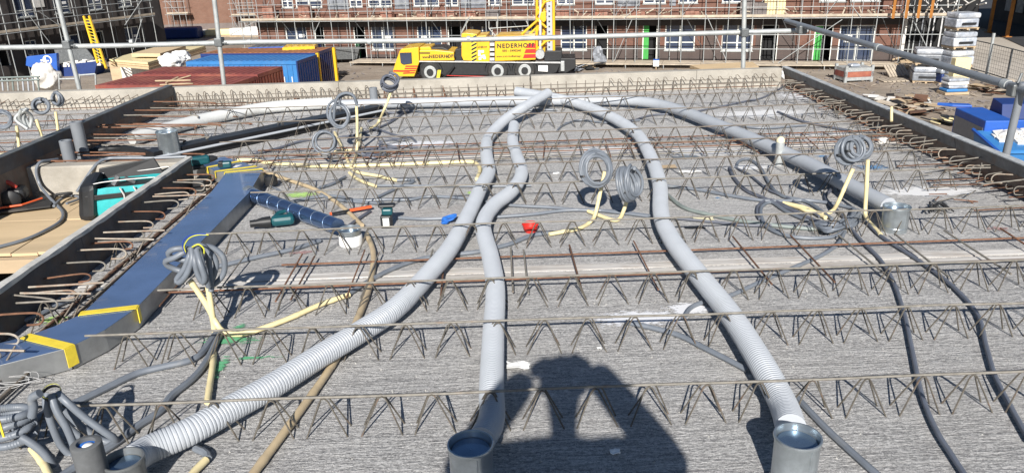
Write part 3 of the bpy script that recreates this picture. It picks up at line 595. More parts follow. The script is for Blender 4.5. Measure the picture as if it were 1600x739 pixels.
# ================================================================== CABLES
def cable(pts, r, m, label, z=.016, name='conduit', cat='conduit', n=7, seg=8, group=None):
    P = resample(path_g(pts, z, n), .02 if r < .02 else .03); b = MB(); b.tube(P, r, seg); return b.build(name, m, smooth=True, label=label, cat=cat, group=group)
GC = 'grey electrical conduits lying across the floor'
cab = [
 ([(1326,352),(1345,375),(1375,405),(1396,440),(1413,490),(1426,550),(1440,615),(1462,670),(1490,715),(1520,760)], .0100, 'conduit_dk2', 'dark conduit running down the right side from the cable knot to the bottom edge'),
 ([(1352,345),(1380,371),(1440,410),(1492,450),(1528,492),(1541,540),(1556,590),(1582,640),(1610,690)], .0100, 'conduit_dk2', 'dark conduit curving down to the right edge of the picture'),
 ([(1246,622),(1290,668),(1330,705),(1372,742),(1420,780)], .0125, 'conduit', 'short grey conduit running out beside the right can'),
 ([(1192,345),(1200,356),(1225,367),(1262,372),(1300,370),(1318,362)], .011, 'conduit', 'conduit loop curving left below the cable knot'),
 ([(1320,362),(1310,380),(1285,398),(1240,418),(1195,437),(1140,462),(1105,470),(1080,480),(1068,497)], .0115, 'conduit', 'grey conduit running from the cable knot down left under the right duct'),
 ([(978,503),(1020,512),(1062,524),(1100,543),(1140,563),(1168,578)], .0125, 'conduit', 'short grey conduit end next to the white plaster spill'),
 ([(440,318),(512,306),(560,313),(600,312),(640,312),(670,307),(725,310),(790,320),(860,324),(905,328),(960,330),(1014,337),(1030,343)], .0105, 'conduit', 'grey conduit crossing the middle from the tan pipe to the right duct'),
 ([(1038,290),(1095,297),(1137,305),(1200,314),(1260,313),(1310,320),(1340,330),(1342,345),(1328,356)], .0115, 'conduit', 'grey conduit from the right duct to the knot, upper of the pair'),
 ([(1040,302),(1068,324),(1112,336),(1157,345),(1200,351),(1260,357),(1310,360)], .0125, 'conduit_green', 'greenish grey conduit sagging towards the cable knot'),
 ([(1044,340),(1110,346),(1170,352),(1230,352),(1290,357)], .009, 'conduit_dark', 'thin dark conduit under the greenish one'),
 ([(1140,262),(1147,278),(1165,297),(1190,308),(1240,330),(1290,352)], .012, 'conduit_dark', 'conduit end with a cut tip left of the loops'),
 ([(1150,262),(1155,252),(1170,249),(1188,262),(1204,290),(1222,306),(1262,316),(1300,342)], .0115, 'conduit', 'arched conduit rising behind the cable knot'),
 ([(1150,262),(1172,274),(1200,296),(1232,310),(1280,338)], .008, 'conduit_dark', 'thin cable under the arched conduit'),
 ([(1262,345),(1228,330),(1205,316),(1190,324),(1190,340),(1200,356),(1220,362)], .0115, 'conduit', 'loop of conduit left of the cream elbow'),
 ([(1272,345),(1240,328),(1205,312),(1186,320),(1183,334),(1187,342)], .0095, 'conduit_dark', 'darker outer loop of conduit left of the cream elbow'),
 ([(1228,133),(1205,147),(1185,155),(1168,158),(1140,164),(1100,172),(1070,178),(1020,180),(985,190)], .0095, 'conduit_dark', 'dark conduit running in from the far right corner'),
 ([(1330,205),(1255,190),(1215,175)], .012, 'conduit_dark', 'dark conduit hidden behind the far right duct'),
 ([(640,174),(700,176),(760,174),(800,172),(870,172)], .0115, 'conduit', 'grey conduit below the long far pipe'),
 ([(636,172),(612,190),(590,200),(560,210),(520,216),(475,220),(437,231),(395,242)], .0115, 'conduit_dark', 'dark conduit from the gloved coil leftwards past the loops'),
 ([(330,262),(400,252),(440,247),(495,241)], .012, 'conduit', 'grey conduit ending at the left cable loops'),
 ([(585,200),(620,212),(640,214),(650,222)], .011, 'conduit_dark', 'short dark conduit right of the cream elbows'),
 ([(500,293),(520,287),(540,276)], .011, 'conduit', 'short curved conduit below the left cream elbows'),
 ([(498,294),(506,306),(526,312),(566,316),(600,318)], .011, 'conduit', 'grey conduit passing behind the battery tool'),
 ([(590,308),(625,292),(646,284),(640,281),(620,282)], .0105, 'conduit', 'conduit hooking back to the cream conduit end'),
 ([(582,290),(640,290),(720,291),(800,291),(830,290)], .008, 'conduit', 'thin conduit tied along a girder chord'),
 ([(620,340),(660,342),(704,341)], .010, 'conduit', 'grey conduit leading right from the battery tool'),
 ([(775,339),(830,335),(880,329),(925,328),(965,332),(1014,338)], .0105, 'conduit', 'grey conduit between middle and right ducts'),
 ([(500,376),(455,390),(400,402),(350,414),(318,420)], .0135, 'conduit', 'grey conduit from the white wrapped can to the upright bundle'),
 ([(545,459),(578,438),(620,417),(660,404),(705,398),(748,393),(778,386),(800,380),(830,368),(858,364)], .0135, 'conduit', 'long grey conduit joining two cream pipe ends under the ducts'),
 ([(338,520),(314,552),(292,564),(253,573),(214,583),(167,605),(119,628),(60,652),(20,672)], .015, 'conduit', 'thick grey conduit sweeping from the bundle to the left bottom coils'),
 ([(345,520),(322,565),(300,592),(268,618),(250,642),(215,665),(180,692),(120,728),(80,755)], .015, 'conduit', 'thick dark conduit from the bundle down behind the foam pipe'),
 ([(0,512),(28,504),(60,492),(100,472),(130,462),(165,450)], .0125, 'conduit', 'grey conduit between left formwork and blue duct'),
 ([(305,700),(322,708),(325,716)], .014, 'conduit', 'short bent conduit end below the left duct'),
 ([(545,353),(560,342),(578,330)], .011, 'conduit_dark', 'black hose end behind the white wrapped can'),
 ([(420,290),(440,300),(452,318)], .008, 'conduit', 'thin bent conduit right of the rubber plug'),
 ([(575,190),(600,178),(640,175)], .012, 'conduit_dark', 'dark conduit at the foot of the leaning cream conduit'),
 ([(870,205),(880,196),(905,188),(950,192),(1000,188)], .009, 'conduit', 'thin pale conduit arching between far girders'),
 ([(1290,245),(1300,290),(1290,310),(1320,340)], .012, 'conduit_dark', 'conduit falling from the right coil to the knot'),
]
for pts, r, m, lab in cab: cable(pts, r, m, lab, group=GC)
cable([(1100,186),(1180,200),(1260,196)], .008, 'conduit', 'thin conduit between the far girders on the right', group=GC)
# the cable knot on the right
kn = MB()
for i in range(7):
    pts = [G(1270+J(8), 350+J(8), .02), G(1298+J(10), 356+J(8), .04+J(.015)), G(1325+J(8), 350+J(10), .03+J(.01)), G(1338+J(6), 330+J(10), .03)]
    kn.tube(smooth_path(pts, 6), .0095, 8)
kn.build('conduit_knot', 'conduit', smooth=True, label='knot where many conduits come together behind the far right can', cat='conduit knot')
kn = MB()
for i in range(6):
    a0 = J(3); c = G(580+J(12), 240+J(6), .03)
    kn.tube(smooth_path([c+Vector((math.cos(t+a0)*(.08+J(.03)), math.sin(t+a0)*.09, J(.015))) for t in (0, 1, 2, 3, 4, 5)], 5), .009, 8)
kn.build('conduit_knot', 'conduit_dark', smooth=True, label='tangle of dark blue grey loops right of the left cream elbows', cat='conduit knot')
q = MB()
for i in range(7):
    c = G(585+J(22), 232+J(14), .02); q.tube(smooth_path([c, c+Vector((J(.15), .08+J(.1), .03)), c+Vector((.2+J(.1), .15+J(.1), .01))], 5), .008, 8)
q.build('conduit_ends', 'conduit_dark', smooth=True, kind='stuff', label='loose dark conduit ends lying near the leaning cream conduit')
# cream conduits
GR = 'cream plastic conduits'
def cream(pts, label, r=.0125, m='cream'):
    P = []
    for p in pts:
        if len(p) == 2: P.append(G(p[0], p[1], .018))
        else: P.append(GY(p[0], p[1], p[2]))
    b = MB(); P = resample(smooth_path(P, 7), .02); b.tube(P, r, 10, rfun=lambda i: r*(1.12 if i % 11 == 5 else 1)); return b.build('cream_conduit', m, smooth=True, label=label, cat='conduit', group=GR)
y1 = G(922, 350, .018).y; cream([(858,366),(880,362),(905,357),(922,347),(930,335,y1),(938,300,y1+.02),(945,268,y1+.03)], 'cream conduit rising from the floor into the big upright coil')
y1 = G(968, 345, .018).y; cream([(919,330),(940,338),(958,344),(968,342),(974,330,y1),(979,316,y1)], 'short cream elbow rising into the small slanted coil')
y1 = G(1303, 333, .018).y; cream([(1224,317),(1245,323),(1262,330),(1285,333),(1300,330),(1310,315,y1),(1322,288,y1),(1333,264,y1)], 'cream elbow rising leftmost of the two into the right coil')
y1 = G(1352, 336, .018).y; cream([(1376,367),(1365,355),(1355,343),(1352,330,y1),(1354,290,y1),(1356,250,y1)], 'straight cream upright, right one below the right coil')
y1 = 3.3
for k_, (pp, lab) in enumerate([([(546,460),(500,476),(450,498),(400,516),(372,522),(350,518),(338,505,y1),(322,475,y1),(297,438,y1)], 'cream conduit sweeping right from the upright bundle to a grey conduit'),
 ([(324,628),(328,600),(333,565),(336,530,y1-.02),(331,485,y1),(325,448,y1)], 'cream conduit running straight down from the upright bundle to the left duct')]): cream(pp, lab, .0135)
cream([(372,250),(400,251),(420,255),(450,257),(480,259),(520,260),(560,259),(620,257),(700,254),(735,253),(746,257),(750,266),(745,280)], 'long cream conduit running right from the flat duct to the middle duct', .015)
y1 = G(558, 236, .018).y; cream([(551,257),(557,240),(558,215,y1),(558,190,y1),(557,166,y1)], 'cream upright below the left double coil'); cream([(548,258),(558,240),(562,222),(565,200)], 'cream conduit leaning beside the left double coil')
y1 = G(592, 194, .018).y; cream([(577,200),(585,198),(592,190),(600,172,y1),(606,158,y1),(611,143,y1)], 'cream conduit leaning up to the dark glove-like coil')
cream([(523,207),(534,230),(541,246),(549,262),(562,270),(590,275),(620,282)], 'cream conduit from the small left coil down to the right'); cream([(546,270),(556,278),(570,285),(587,291)], 'short cream conduit end below the left coils')
cream([(497,240),(525,237),(552,234)], 'short level cream conduit behind the left coils', .01)
cream([(1230,318),(1262,326),(1290,340)], 'cream conduit half buried in the cable knot')
for px, yt, yb_, lab in ((26, 197, 262, 'cream upright at far left beside the foam capped stub'), (57, 187, 213, 'short cream upright below the left pair of coils'), (87, 175, 235, 'long cream upright below the rightmost of the far left coils')):
    c = G(px+8, yb_, .0); 
    if px == 57: c = Vector((-4.35, 6.7, 0))
    cream([(px+8, yb_, c.y), (px+4, (yb_+yt)/2, c.y), (px, yt, c.y)], lab)
cream([(573,366),(583,392),(582,425),(572,465),(548,520),(514,578),(470,640),(430,694),(392,745),(370,780)], 'tan smooth pipe curving from the white wrapped can to the bottom edge', .0165, 'tan')
cream([(410,267),(450,281),(490,295),(520,312),(545,332),(566,352)], 'tan smooth pipe from the flat duct corner to the white wrapped can', .0145, 'tan')
cream([(50,700),(68,724),(80,750)], 'cream conduit end below the bottom left coil', .014); cream([(322,718),(305,735),(285,760)], 'cream conduit end under the left duct at the bottom', .014)
# coils
def coil(c, R, turns, r, nrm, label, m='conduit', spread=.02, band=True, sq=1., ang=0., tail=None, group='coils of grey conduit standing up on cream pipes'):
    c = Vector(c); nrm = Vector(nrm).normalized(); u = Vector((0, 0, 1)); u = (u-nrm*u.dot(nrm)).normalized(); v = nrm.cross(u)
    root = empty('conduit_coil', c-Vector((0, 0, R)), label, 'cable coil', group); pts = []; N = 18
    ph = [J(.5) for _ in range(turns+2)]; rr = [R*(1-.30*random.random()) for _ in range(turns+2)]; rr[0] = R; cu_ = [J(.13) for _ in range(turns+2)]; cv_ = [J(.13) for _ in range(turns+2)]
    for i in range(turns*N+1):
        k, f = divmod(i, N); f /= N; rad = rr[k]*(1-f)+rr[k+1]*f; a = 2*math.pi*i/N+ang
        off = (i/(turns*N)-.5)*spread+.010*math.sin(a+ph[k]*6)+.006*math.sin(a*2+ph[k]*3)
        cj = (u*(cu_[k]*(1-f)+cu_[k+1]*f)+v*(cv_[k]*(1-f)+cv_[k+1]*f))*R; pts.append(c+cj+(u*math.cos(a)*sq+v*math.sin(a))*rad+nrm*off)
    MB().tube(pts, r, 9).build('loop', m, root, smooth=True)
    if band:
        q = MB(); bc = c-u*R*.3*sq+v*R*.80; q.lathe(bc, [(r*2.4, -.006), (r*2.4, .006)], 12, u, cap=False); q.build('tie_band', 'black', root)
    return root
Y = G(925, 352, 0).y
def cw(px, py, Y): return GY(px, py, Y)
def pxm(p): return F_PX/(p-CAM).dot(FW)
c = cw(932, 265, 4.55); coil(c, 27/pxm(c), 9, .0092, (.12, -1, .35), 'big round coil of grey conduit in the middle on a cream pipe', spread=.05, sq=1.18)
c = cw(984, 286, 4.55); coil(c, 26/pxm(c), 9, .0092, (.86, -.55, .25), 'slanted oval coil right of the big round coil', spread=.07, sq=1.12)
yr = G(1352, 336, .018).y
c = cw(1328, 235, yr); coil(c, 21/pxm(c), 5, .0100, (.1, -1, .3), 'left half of the double coil on the right pair of cream pipes', spread=.05)
c = cw(1343, 231, yr+.02); coil(c, 19/pxm(c), 5, .0100, (-.2, -1, .35), 'right half of the double coil on the right pair of cream pipes', spread=.04)
yl = G(558, 236, .018).y
c = cw(529, 180, yl); coil(c, 18/pxm(c), 3, .0105, (.35, -1, .3), 'oval coil of two turns at the left cream upright', spread=.03, sq=1.25, band=False)
q = MB(); P = [cw(*t, yl) for t in ((521, 190), (523, 168), (528, 152), (540, 146), (552, 150), (558, 165))]; q.tube(smooth_path(P, 6), .013, 9); P = [cw(*t, yl+.03) for t in ((530, 165), (533, 152), (543, 148), (553, 152), (558, 162))]; q.tube(smooth_path(P, 6), .012, 9); q.build('conduit_bend', 'conduit', smooth=True, label='arched pair of conduits bending over into the left cream upright', cat='conduit')
yl = G(545, 258, .018).y
c = cw(507, 222, yl); coil(c, 19/pxm(c), 3, .0100, (.15, -1, .3), 'round coil of two turns, lower one at the left cream conduits', spread=.03, band=False)
y2 = G(592, 194, .018).y
c = cw(609, 129, y2); coil(c, 13/pxm(c), 6, .013, (.3, -.8, .8), 'tight dark coil like a glove on the leaning cream pipe by the upstand', m='conduit_dark', spread=.09)
c = cw(64, 167, 6.75); coil(c, 12/pxm(c), 3, .013, (.4, -1, .2), 'left ring of the pair of coils beyond the stairwell', spread=.05)
c = cw(89, 154, 6.75); coil(c, 11/pxm(c), 3, .012, (-.2, -1, .2), 'right ring of the pair of coils beyond the stairwell', spread=.035)
c = cw(4, 188, 6.4); coil(c, 15/pxm(c), 3, .013, (.2, -1, .3), 'coil cut off by the left edge of the picture, far side', spread=.05, m='conduit')
c = cw(37, 184, 6.4); q = MB()
for i in range(5): q.tube(smooth_path([c+Vector((J(.05), J(.03), -.09)), c+Vector((J(.06), J(.04), .0)), c+Vector((.02+J(.05), J(.04), .07))], 5), .014, 8)
q.build('silver_bundle', 'galv_dull', smooth=True, label='bundle of silver sheathed cable ends on the far left cream upright', cat='cable bundle')
# hanging bundle on the left uprights
yb2 = 3.3
hb_ = empty('cable_bundle', cw(315, 440, yb2), 'big bundle of looped grey conduit hanging over cream uprights beside the blue duct', 'cable bundle')
def loops(root, defs, r, Y, m='conduit'):
    for pts in defs:
        P = [cw(p[0], p[1], Y+(p[2] if len(p) > 2 else 0)) for p in pts]; MB().tube(resample(smooth_path(P, 7), .012), r, 10).build('loop', m, root, smooth=True)
loops(hb_, [
 [(300,388,.0),(296,400,-.03),(288,420,-.04),(276,437,-.04),(281,441,-.05),(292,428,-.06),(300,405,-.05),(299,388,-.02)],
 [(303,387,.0),(304,405,-.05),(308,425,-.06),(316,441,-.06),(320,434,-.07),(313,412,-.07),(307,390,-.03)],
 [(309,386,.0),(314,405,-.05),(320,428,-.06),(326,448,-.04)],
 [(298,390,.02),(285,388,.0),(270,390,-.01),(263,396,0),(268,402,.01),(280,405,.02),(292,407,.02)],
 [(296,392,.02),(286,395,.0),(272,403,-.01),(259,408,0),(262,415,.01),(275,421,.02),(285,424,.02)],
 [(310,388,.02),(325,385,.05),(340,392,.06),(350,405,.06),(350,425,.06),(342,438,.05),(330,447,.03)],
 [(312,390,.03),(330,396,.05),(338,412,.05),(334,430,.04),(328,445,.02)],
 [(304,386,.01),(313,383,.02),(324,392,.03),(327,415,.02),(329,440,.0),(330,455,-.01)],
 [(300,389,.03),(308,401,.04),(315,425,.04),(320,445,.03)]], .0135, yb2)
q = MB(); P = [cw(*t, yb2-.02) for t in ((289, 396), (285, 382), (291, 371), (305, 366), (322, 366))]; q.tube(smooth_path(P, 6), .0025, 6); q.build('core_wire', 'wire_blue', hb_, smooth=True)
q = MB(); P = [cw(*t, yb2-.02) for t in ((290, 394), (288, 384), (296, 372), (310, 367), (326, 367))]; q.tube(smooth_path(P, 6), .0025, 6); q.build('core_wire', 'wire_yellow', hb_, smooth=True)
q = MB(); P = [cw(*t, yb2-.03) for t in ((300, 386), (310, 382), (318, 388), (319, 396))]; q.tube(smooth_path(P, 6), .0035, 6); q.build('core_wire', 'wire_yellow', hb_, smooth=True)
# bottom-left loop bundle and coil
y3 = 2.40
lb = empty('cable_bundle', cw(95, 680, y3), 'bundle of thick grey conduit loops tied with black tape behind the foam pipe', 'cable bundle')
loops(lb, [[(74,615,0),(72,630,-.02),(80,660,-.03),(95,695,-.03),(113,712,-.03),(117,702,-.05),(105,670,-.05),(88,640,-.04),(80,616,-.02)],
 [(90,614,0),(105,628,-.02),(130,650,-.02),(160,672,-.02),(178,684,-.01),(180,690,.02),(160,688,.03),(130,668,.03),(100,640,.03)],
 [(82,616,.02),(92,640,.02),(105,665,.02),(125,682,.02)]], .0135, y3)
q = MB(); c = cw(81, 614, y3); q.lathe(c, [(.030, -.008), (.032, 0), (.030, .008)], 20, (.1, -.5, 1), cap=False); q.build('tie_band', 'black', lb, smooth=True)
q = MB(); q.lathe(c+Vector((0, 0, .008)), [(.030, 0), (.031, .002), (.030, .004)], 20, (.1, -.5, 1), cap=False); q.build('core_wire', 'wire_yellow', lb, smooth=True)
bc = empty('conduit_coil', cw(20, 665, 2.36), 'thick coil of ribbed grey conduit cut off by the bottom left edge', 'cable coil', 'coils of grey conduit standing up on cream pipes')
for i in range(4):
    c = cw(10, 662, 2.36)+Vector((0, 0, .028*(i-1.5))); P = [c+Vector((.088*math.cos(t)+J(.004), .06*math.sin(t), .012*math.sin(t+i))) for t in [2*math.pi*k/14 for k in range(15)]]
    P = resample(smooth_path(P, 4), .004); MB().tube(P, .015, 10, rfun=lambda i: .015-.0016*(i % 2)).build('loop', 'conduit', bc, smooth=True)
q = MB(); P = [cw(*t, 2.3) for t in ((32, 682), (52, 694), (72, 712), (88, 740), (98, 780))]; P = resample(smooth_path(P, 6), .004); q.tube(P, .015, 10, rfun=lambda i: .015-.0014*(i % 2)); q.build('tail', 'conduit', bc, smooth=True)
q = MB(); P = [cw(*t, 2.3) for t in ((50, 650), (52, 635), (50, 622), (62, 614))]; q.tube(smooth_path(P, 6), .015, 10); q.build('tail', 'conduit', bc, smooth=True)
c = cw(1, 664, 2.25); MB().box(c.x-.003, c.x+.004, c.y-.004, c.y, c.z-.045, c.z+.045).build('tape_strip', 'tape', bc)
# shiny wire fluff
q = MB()
for i in range(4):
    c = G(25+J(15), 590+J(8), .05); q.tube(smooth_path([c+Vector(((.09+J(.02))*math.cos(t), (.05+J(.015))*math.sin(t), J(.01))) for t in (0, 1, 2, 3, 4, 5, 6)], 4), .0012, 4)
q.build('binding_wire', 'mesh_light', smooth=True, label='thin silvery loops of binding wire beside the blue duct at left edge', cat='wire')
# ================================================================== TOOLS AND SMALL THINGS
def tool(name, c, ang, label, cat): return empty(name, c, label, cat), FR((c.x, c.y, c.z), ang)
# drill on the flat duct end
c = G(315, 263, .11); r, X = tool('cordless_drill', c, .5, 'teal and black cordless drill lying on the far end of the blue duct', 'drill')
MB(X).box(-.08, .07, -.03, .03, .03, .10).build('motor_housing', 'tool_teal', r, bevel=.018); MB(X).lathe((.07, 0, .065), [(.028, 0), (.024, .03), (.012, .06)], 16, (1, 0, 0)).build('chuck', 'black', r, smooth=True)
MB(X).box(-.05, -.01, -.022, .022, -.0, .045).build('grip', 'black', r, bevel=.01); MB(X).box(-.10, .02, -.04, .04, -.03+.03, .028).build('battery', 'black', r, bevel=.008)
c = G(352, 262, .115); r, X = tool('battery_pack', c, .2, 'small teal battery pack on the duct right of the drill', 'battery'); MB(X).box(-.05, .05, -.03, .03, 0, .05).build('pack_shell', 'tool_teal', r, bevel=.012); MB(X).box(-.045, -.01, -.032, .032, .012, .052).build('pack_base', 'black', r, bevel=.004)
# hammer drill on floor under the spiral pipe
c = G(430, 357, .0); r, X = tool('hammer_drill', c, .25, 'teal and black hammer drill lying on the floor below the blue spiral pipe', 'drill')
MB(X).box(-.02, .13, -.04, .04, .02, .085).build('motor_housing', 'tool_teal', r, bevel=.025); MB(X).lathe((-.02, 0, .05), [(.036, 0), (.034, -.05), (.024, -.09), (.024, -.13)], 16, (1, 0, 0)).build('chuck', 'black', r, smooth=True)
MB(X).tube([(.0, .03, .06), (.03, .10, .07), (.09, .12, .07), (.12, .04, .06)], .016, 10).build('grip', 'tool_teal', r, smooth=True)
MB(X).box(.03, .13, .10, .15, .02, .07).build('battery', 'black', r, bevel=.01)
# standing tool (laser/torch)
c = G(605, 355, .0); r, X = tool('battery_tool', c, 0., 'small black and teal battery tool standing upright with a white sticker', 'tool')
MB(X).box(-.036, .036, -.03, .03, 0, .085).build('battery', 'black', r, bevel=.008); MB(X).box(-.02, .02, -.0325, -.031, .02, .072).build('sticker', 'white', r)
MB(X).box(-.025, .045, -.025, .025, .086, .13).build('head', 'tool_teal', r, bevel=.012); MB(X).box(-.05, .06, .0, .06, .13, .15).build('hood', 'black', r, bevel=.01)
# orange-red handled saw/chisel
a, b_ = G(518, 334, .03), G(580, 323, .03); r = empty('pry_bar', a, 'flat black tool with orange red handle lying left of the battery tool', 'hand tool')
m_ = a.lerp(b_, .45); MB().tube([a, m_], .012, 8, sx=1.4, sy=.6).build('blade', 'black', r); MB().tube([m_, b_], .013, 10, sx=1.4, sy=.8).build('handle', 'red_orange', r, smooth=True); MB().tube([a-(b_-a)*.04, a], .012, 8).build('tip', 'red_orange', r)
# red bowl
c = G(829, 362, 0); r = empty('red_bowl', c, 'red plastic bowl standing on the concrete between the ducts', 'bowl')
MB().lathe(c, [(.034, 0), (.044, .02), (.052, .05), (.055, .052), (.053, .055), (.049, .053), (.041, .022), (.001, .006)], 32, cap=False).build('bowl', 'red', r, smooth=True)
# blue plastic clip
q = MB(); c = G(703, 344, .02)
for i in range(4): q.tube(smooth_path([c+Vector((J(.03), J(.03), 0)), c+Vector((J(.04), J(.05), .02)), c+Vector((J(.05), J(.05), .0)), c+Vector((-.04+J(.03), -.05, .0))], 5), .009, 6, sx=1.6, sy=.5)
q.build('plastic_strip', 'marker_blue', smooth=True, label='crumpled blue plastic strip beside the left corrugated duct', cat='plastic strip')
# white papers and lumps
def paper(px, py, w_, d_, label, m='white', h=.006, name='paper_scrap', cat='paper scrap'):
    c = G(px, py, 0); q = MB(); n = 5; vs = []; fs = []
    for j in range(n):
        for i in range(n): vs.append((c.x+(i/(n-1)-.5)*w_+J(w_*.06), c.y+(j/(n-1)-.5)*d_+J(d_*.06), .005+abs(J(h))))
    for j in range(n-1):
        for i in range(n-1): k = j*n+i; fs.append((k, k+1, k+n+1, k+n))
    q.add(vs, fs); o = q.build(name, m, label=label, cat=cat); sm = o.modifiers.new('thick', 'SOLIDIFY'); sm.thickness = .002; return o
def lump(px, py, r, label, m='white_dirty', z=0, name='plaster_lump', cat='lump', sz=(1, 1, .7)):
    c = G(px, py, z); me = bpy.data.meshes.new(name); bm = bmesh.new(); bmesh.ops.create_icosphere(bm, subdivisions=4, radius=r); o3 = Vector((px, py, 0))
    for v in bm.verts:
        n3 = v.co.normalized(); d3 = mnoise.noise(n3*1.6+o3)*.45+abs(mnoise.noise(n3*4+o3))*.22; v.co = Vector((v.co.x*sz[0], v.co.y*sz[1], v.co.z*sz[2]))*(1+d3); v.co.z += r*sz[2]*.8
    for f in bm.faces: f.smooth = True
    bm.to_mesh(me); bm.free(); me.materials.append(MATS[m]); o = bpy.data.objects.new(name, me); COL.objects.link(o); o.location = c; return tag(o, label, cat)
paper(810, 574, .10, .055, 'crumpled white paper touching the top of the photographer shadow', h=.012); paper(961, 707, .035, .03, 'tiny scrap of white paper inside the photographer shadow')
paper(936, 546, .018, .012, 'tiny white chip above the photographer shadow'); paper(869, 272, .05, .06, 'small white scrap left of the big upright coil', h=.01)
paper(1078, 270, .16, .05, 'torn white scrap right of the right duct, below the silver plate', h=.01); paper(1072, 247, .20, .07, 'small silver plate between girders right of the right duct', m='galv', h=.008, name='metal_plate', cat='plate')
paper(1098, 343, .13, .07, 'yellowish paper strip beside the greenish conduit', m='foam_cream'); paper(1085, 357, .12, .035, 'small dark strip on the concrete below the yellowish paper', m='black')
paper(1040, 262, .16, .08, 'brown stained scrap right of the slanted coil', m='plank', h=.004)
lump(1378, 204, .055, 'white crumpled lump in front of the right formwork, larger one'); lump(1379, 224, .04, 'white crumpled lump in front of the right formwork, smaller one')
lump(1225, 122, .07, 'white paper lump in the far right corner of the floor', m='white'); lump(170, 202, .07, 'white plastic box lying among rusty bars at the far left', m='white', sz=(1.3, .8, .7)); lump(246, 160, .05, 'small blue and white plastic scrap in the far left corner', m='wrap')
lump(1466, 328, .045, 'small grey wire wrapped fitting on the right side of the floor', m='galv_dark', name='conduit_fitting', cat='fitting')
q = MB(); c = G(1466, 328, .03)
for i in range(5): q.tube(smooth_path([c+Vector((J(.07), J(.05), 0)), c+Vector((J(.05), J(.05), .05)), c+Vector((J(.1), J(.06), -.01))], 5), .005, 5)
q.build('tie_wire', 'black', smooth=True, label='black tie wire round the small fitting on the right side', cat='wire')
q = MB(); c = G(1004, 128, .06)
for i in range(7): q.tube(smooth_path([c+Vector((J(.05), J(.02), -.06)), c+Vector((J(.06), J(.03), .02)), c+Vector((J(.05), J(.03), .08))], 4), .008, 5)
q.build('wire_bunch', 'black', smooth=True, label='dark bunch of wire hanging on the far starter bars', cat='wire')
lump(463, 156, .03, 'dark rusty knot on the far starter bars at left', m='rust_dark', z=.05, name='wire_knot', cat='wire')
def splat(px, py, w_, d_, m, label, ang=0., z=.0045):
    c = G(px, py, 0); q = MB(FR((c.x, c.y, 0), ang)); q.box(-w_/2, w_/2, -d_/2, d_/2, z-.0006, z); return q.build('paint_mark', m, label=label, cat='paint mark')
splat(1000, 498, .62, .22, 'plaster_spill', 'white plaster spill beside the right corrugated duct'); splat(1075, 484, .3, .2, 'plaster_spill', 'small white plaster splash right of the big spill', z=.006)
splat(360, 533, .55, .16, 'paint_green', 'long green spray stripe beside the cream uprights'); splat(400, 560, .45, .05, 'paint_green', 'lower thin green spray stripe near the left duct', z=.006); splat(345, 575, .10, .34, 'paint_green', 'upright green spray stroke crossing the cream pipe', z=.0075); splat(375, 512, .12, .1, 'paint_green', 'small green spot at the cream bend', z=.009)
splat(470, 305, .38, .24, 'paint_lime', 'lime yellow paint patch behind the blue spiral pipe'); splat(85, 500, .22, .16, 'paint_lime', 'lime yellow paint patch between left formwork and duct'); splat(738, 302, .18, .12, 'paint_lime', 'small lime patch left of the left corrugated duct'); splat(438, 322, .22, .08, 'paint_lime', 'small lime patch under the spiral pipe')
splat(1365, 262, .5, .3, 'paint_blue', 'blue spray specks right of the right pair of uprights'); splat(1122, 310, .12, .07, 'paint_blue', 'small blue stain between conduits in the middle right'); splat(1285, 245, .22, .12, 'paint_blue', 'blue specks left of the right coils')
splat(660, 226, 1.1, .34, 'plaster_spill', 'pale plaster smear under the rusty bars left of the ducts'); splat(1260, 150, .9, .9, 'plaster_spill', 'white plaster splash in the far right corner')
for px, py, w_, d_, lab in ((1195, 178, 1.5, .5, 'dusty pale patch behind the far right duct'), (1110, 238, 1.2, .35, 'dusty pale patch by the silver plate'), (1290, 215, 1.1, .4, 'dusty pale patch left of the two white lumps'), (940, 235, 1.2, .3, 'dusty pale patch behind the big coil'), (1450, 300, .9, .3, 'dusty pale patch beside the small grey fitting')): splat(px, py, w_, d_, 'plaster_thin', lab, z=.0038)
splat(1170, 262, .5, .22, 'plaster_thin', 'pale smear behind the conduit loops'); splat(1560, 358, .35, .14, 'paint_pink', 'faint pink mark near the right edge'); splat(1370, 190, 1.4, .3, 'paint_pink', 'faint red mark near the upper right girders'); splat(470, 395, .4, .12, 'paint_pink', 'faint pink chalk left of the white wrapped can')
# concrete crumbs
q = MB()
for i in range(1500):
    x, yy = random.uniform(XL+.1, XR-.1), random.uniform(1.9, 7.5); s = random.uniform(.0012, .0045)
    q.add([(x+s, yy, 0), (x-s, yy+s*.6, 0), (x-s*.4, yy-s, 0), (x, yy, s*1.4)], [(0, 1, 3), (1, 2, 3), (2, 0, 3)])
q.build('concrete_crumbs', 'concrete_top', kind='stuff', label='fine crumbs of concrete scattered on the floor')
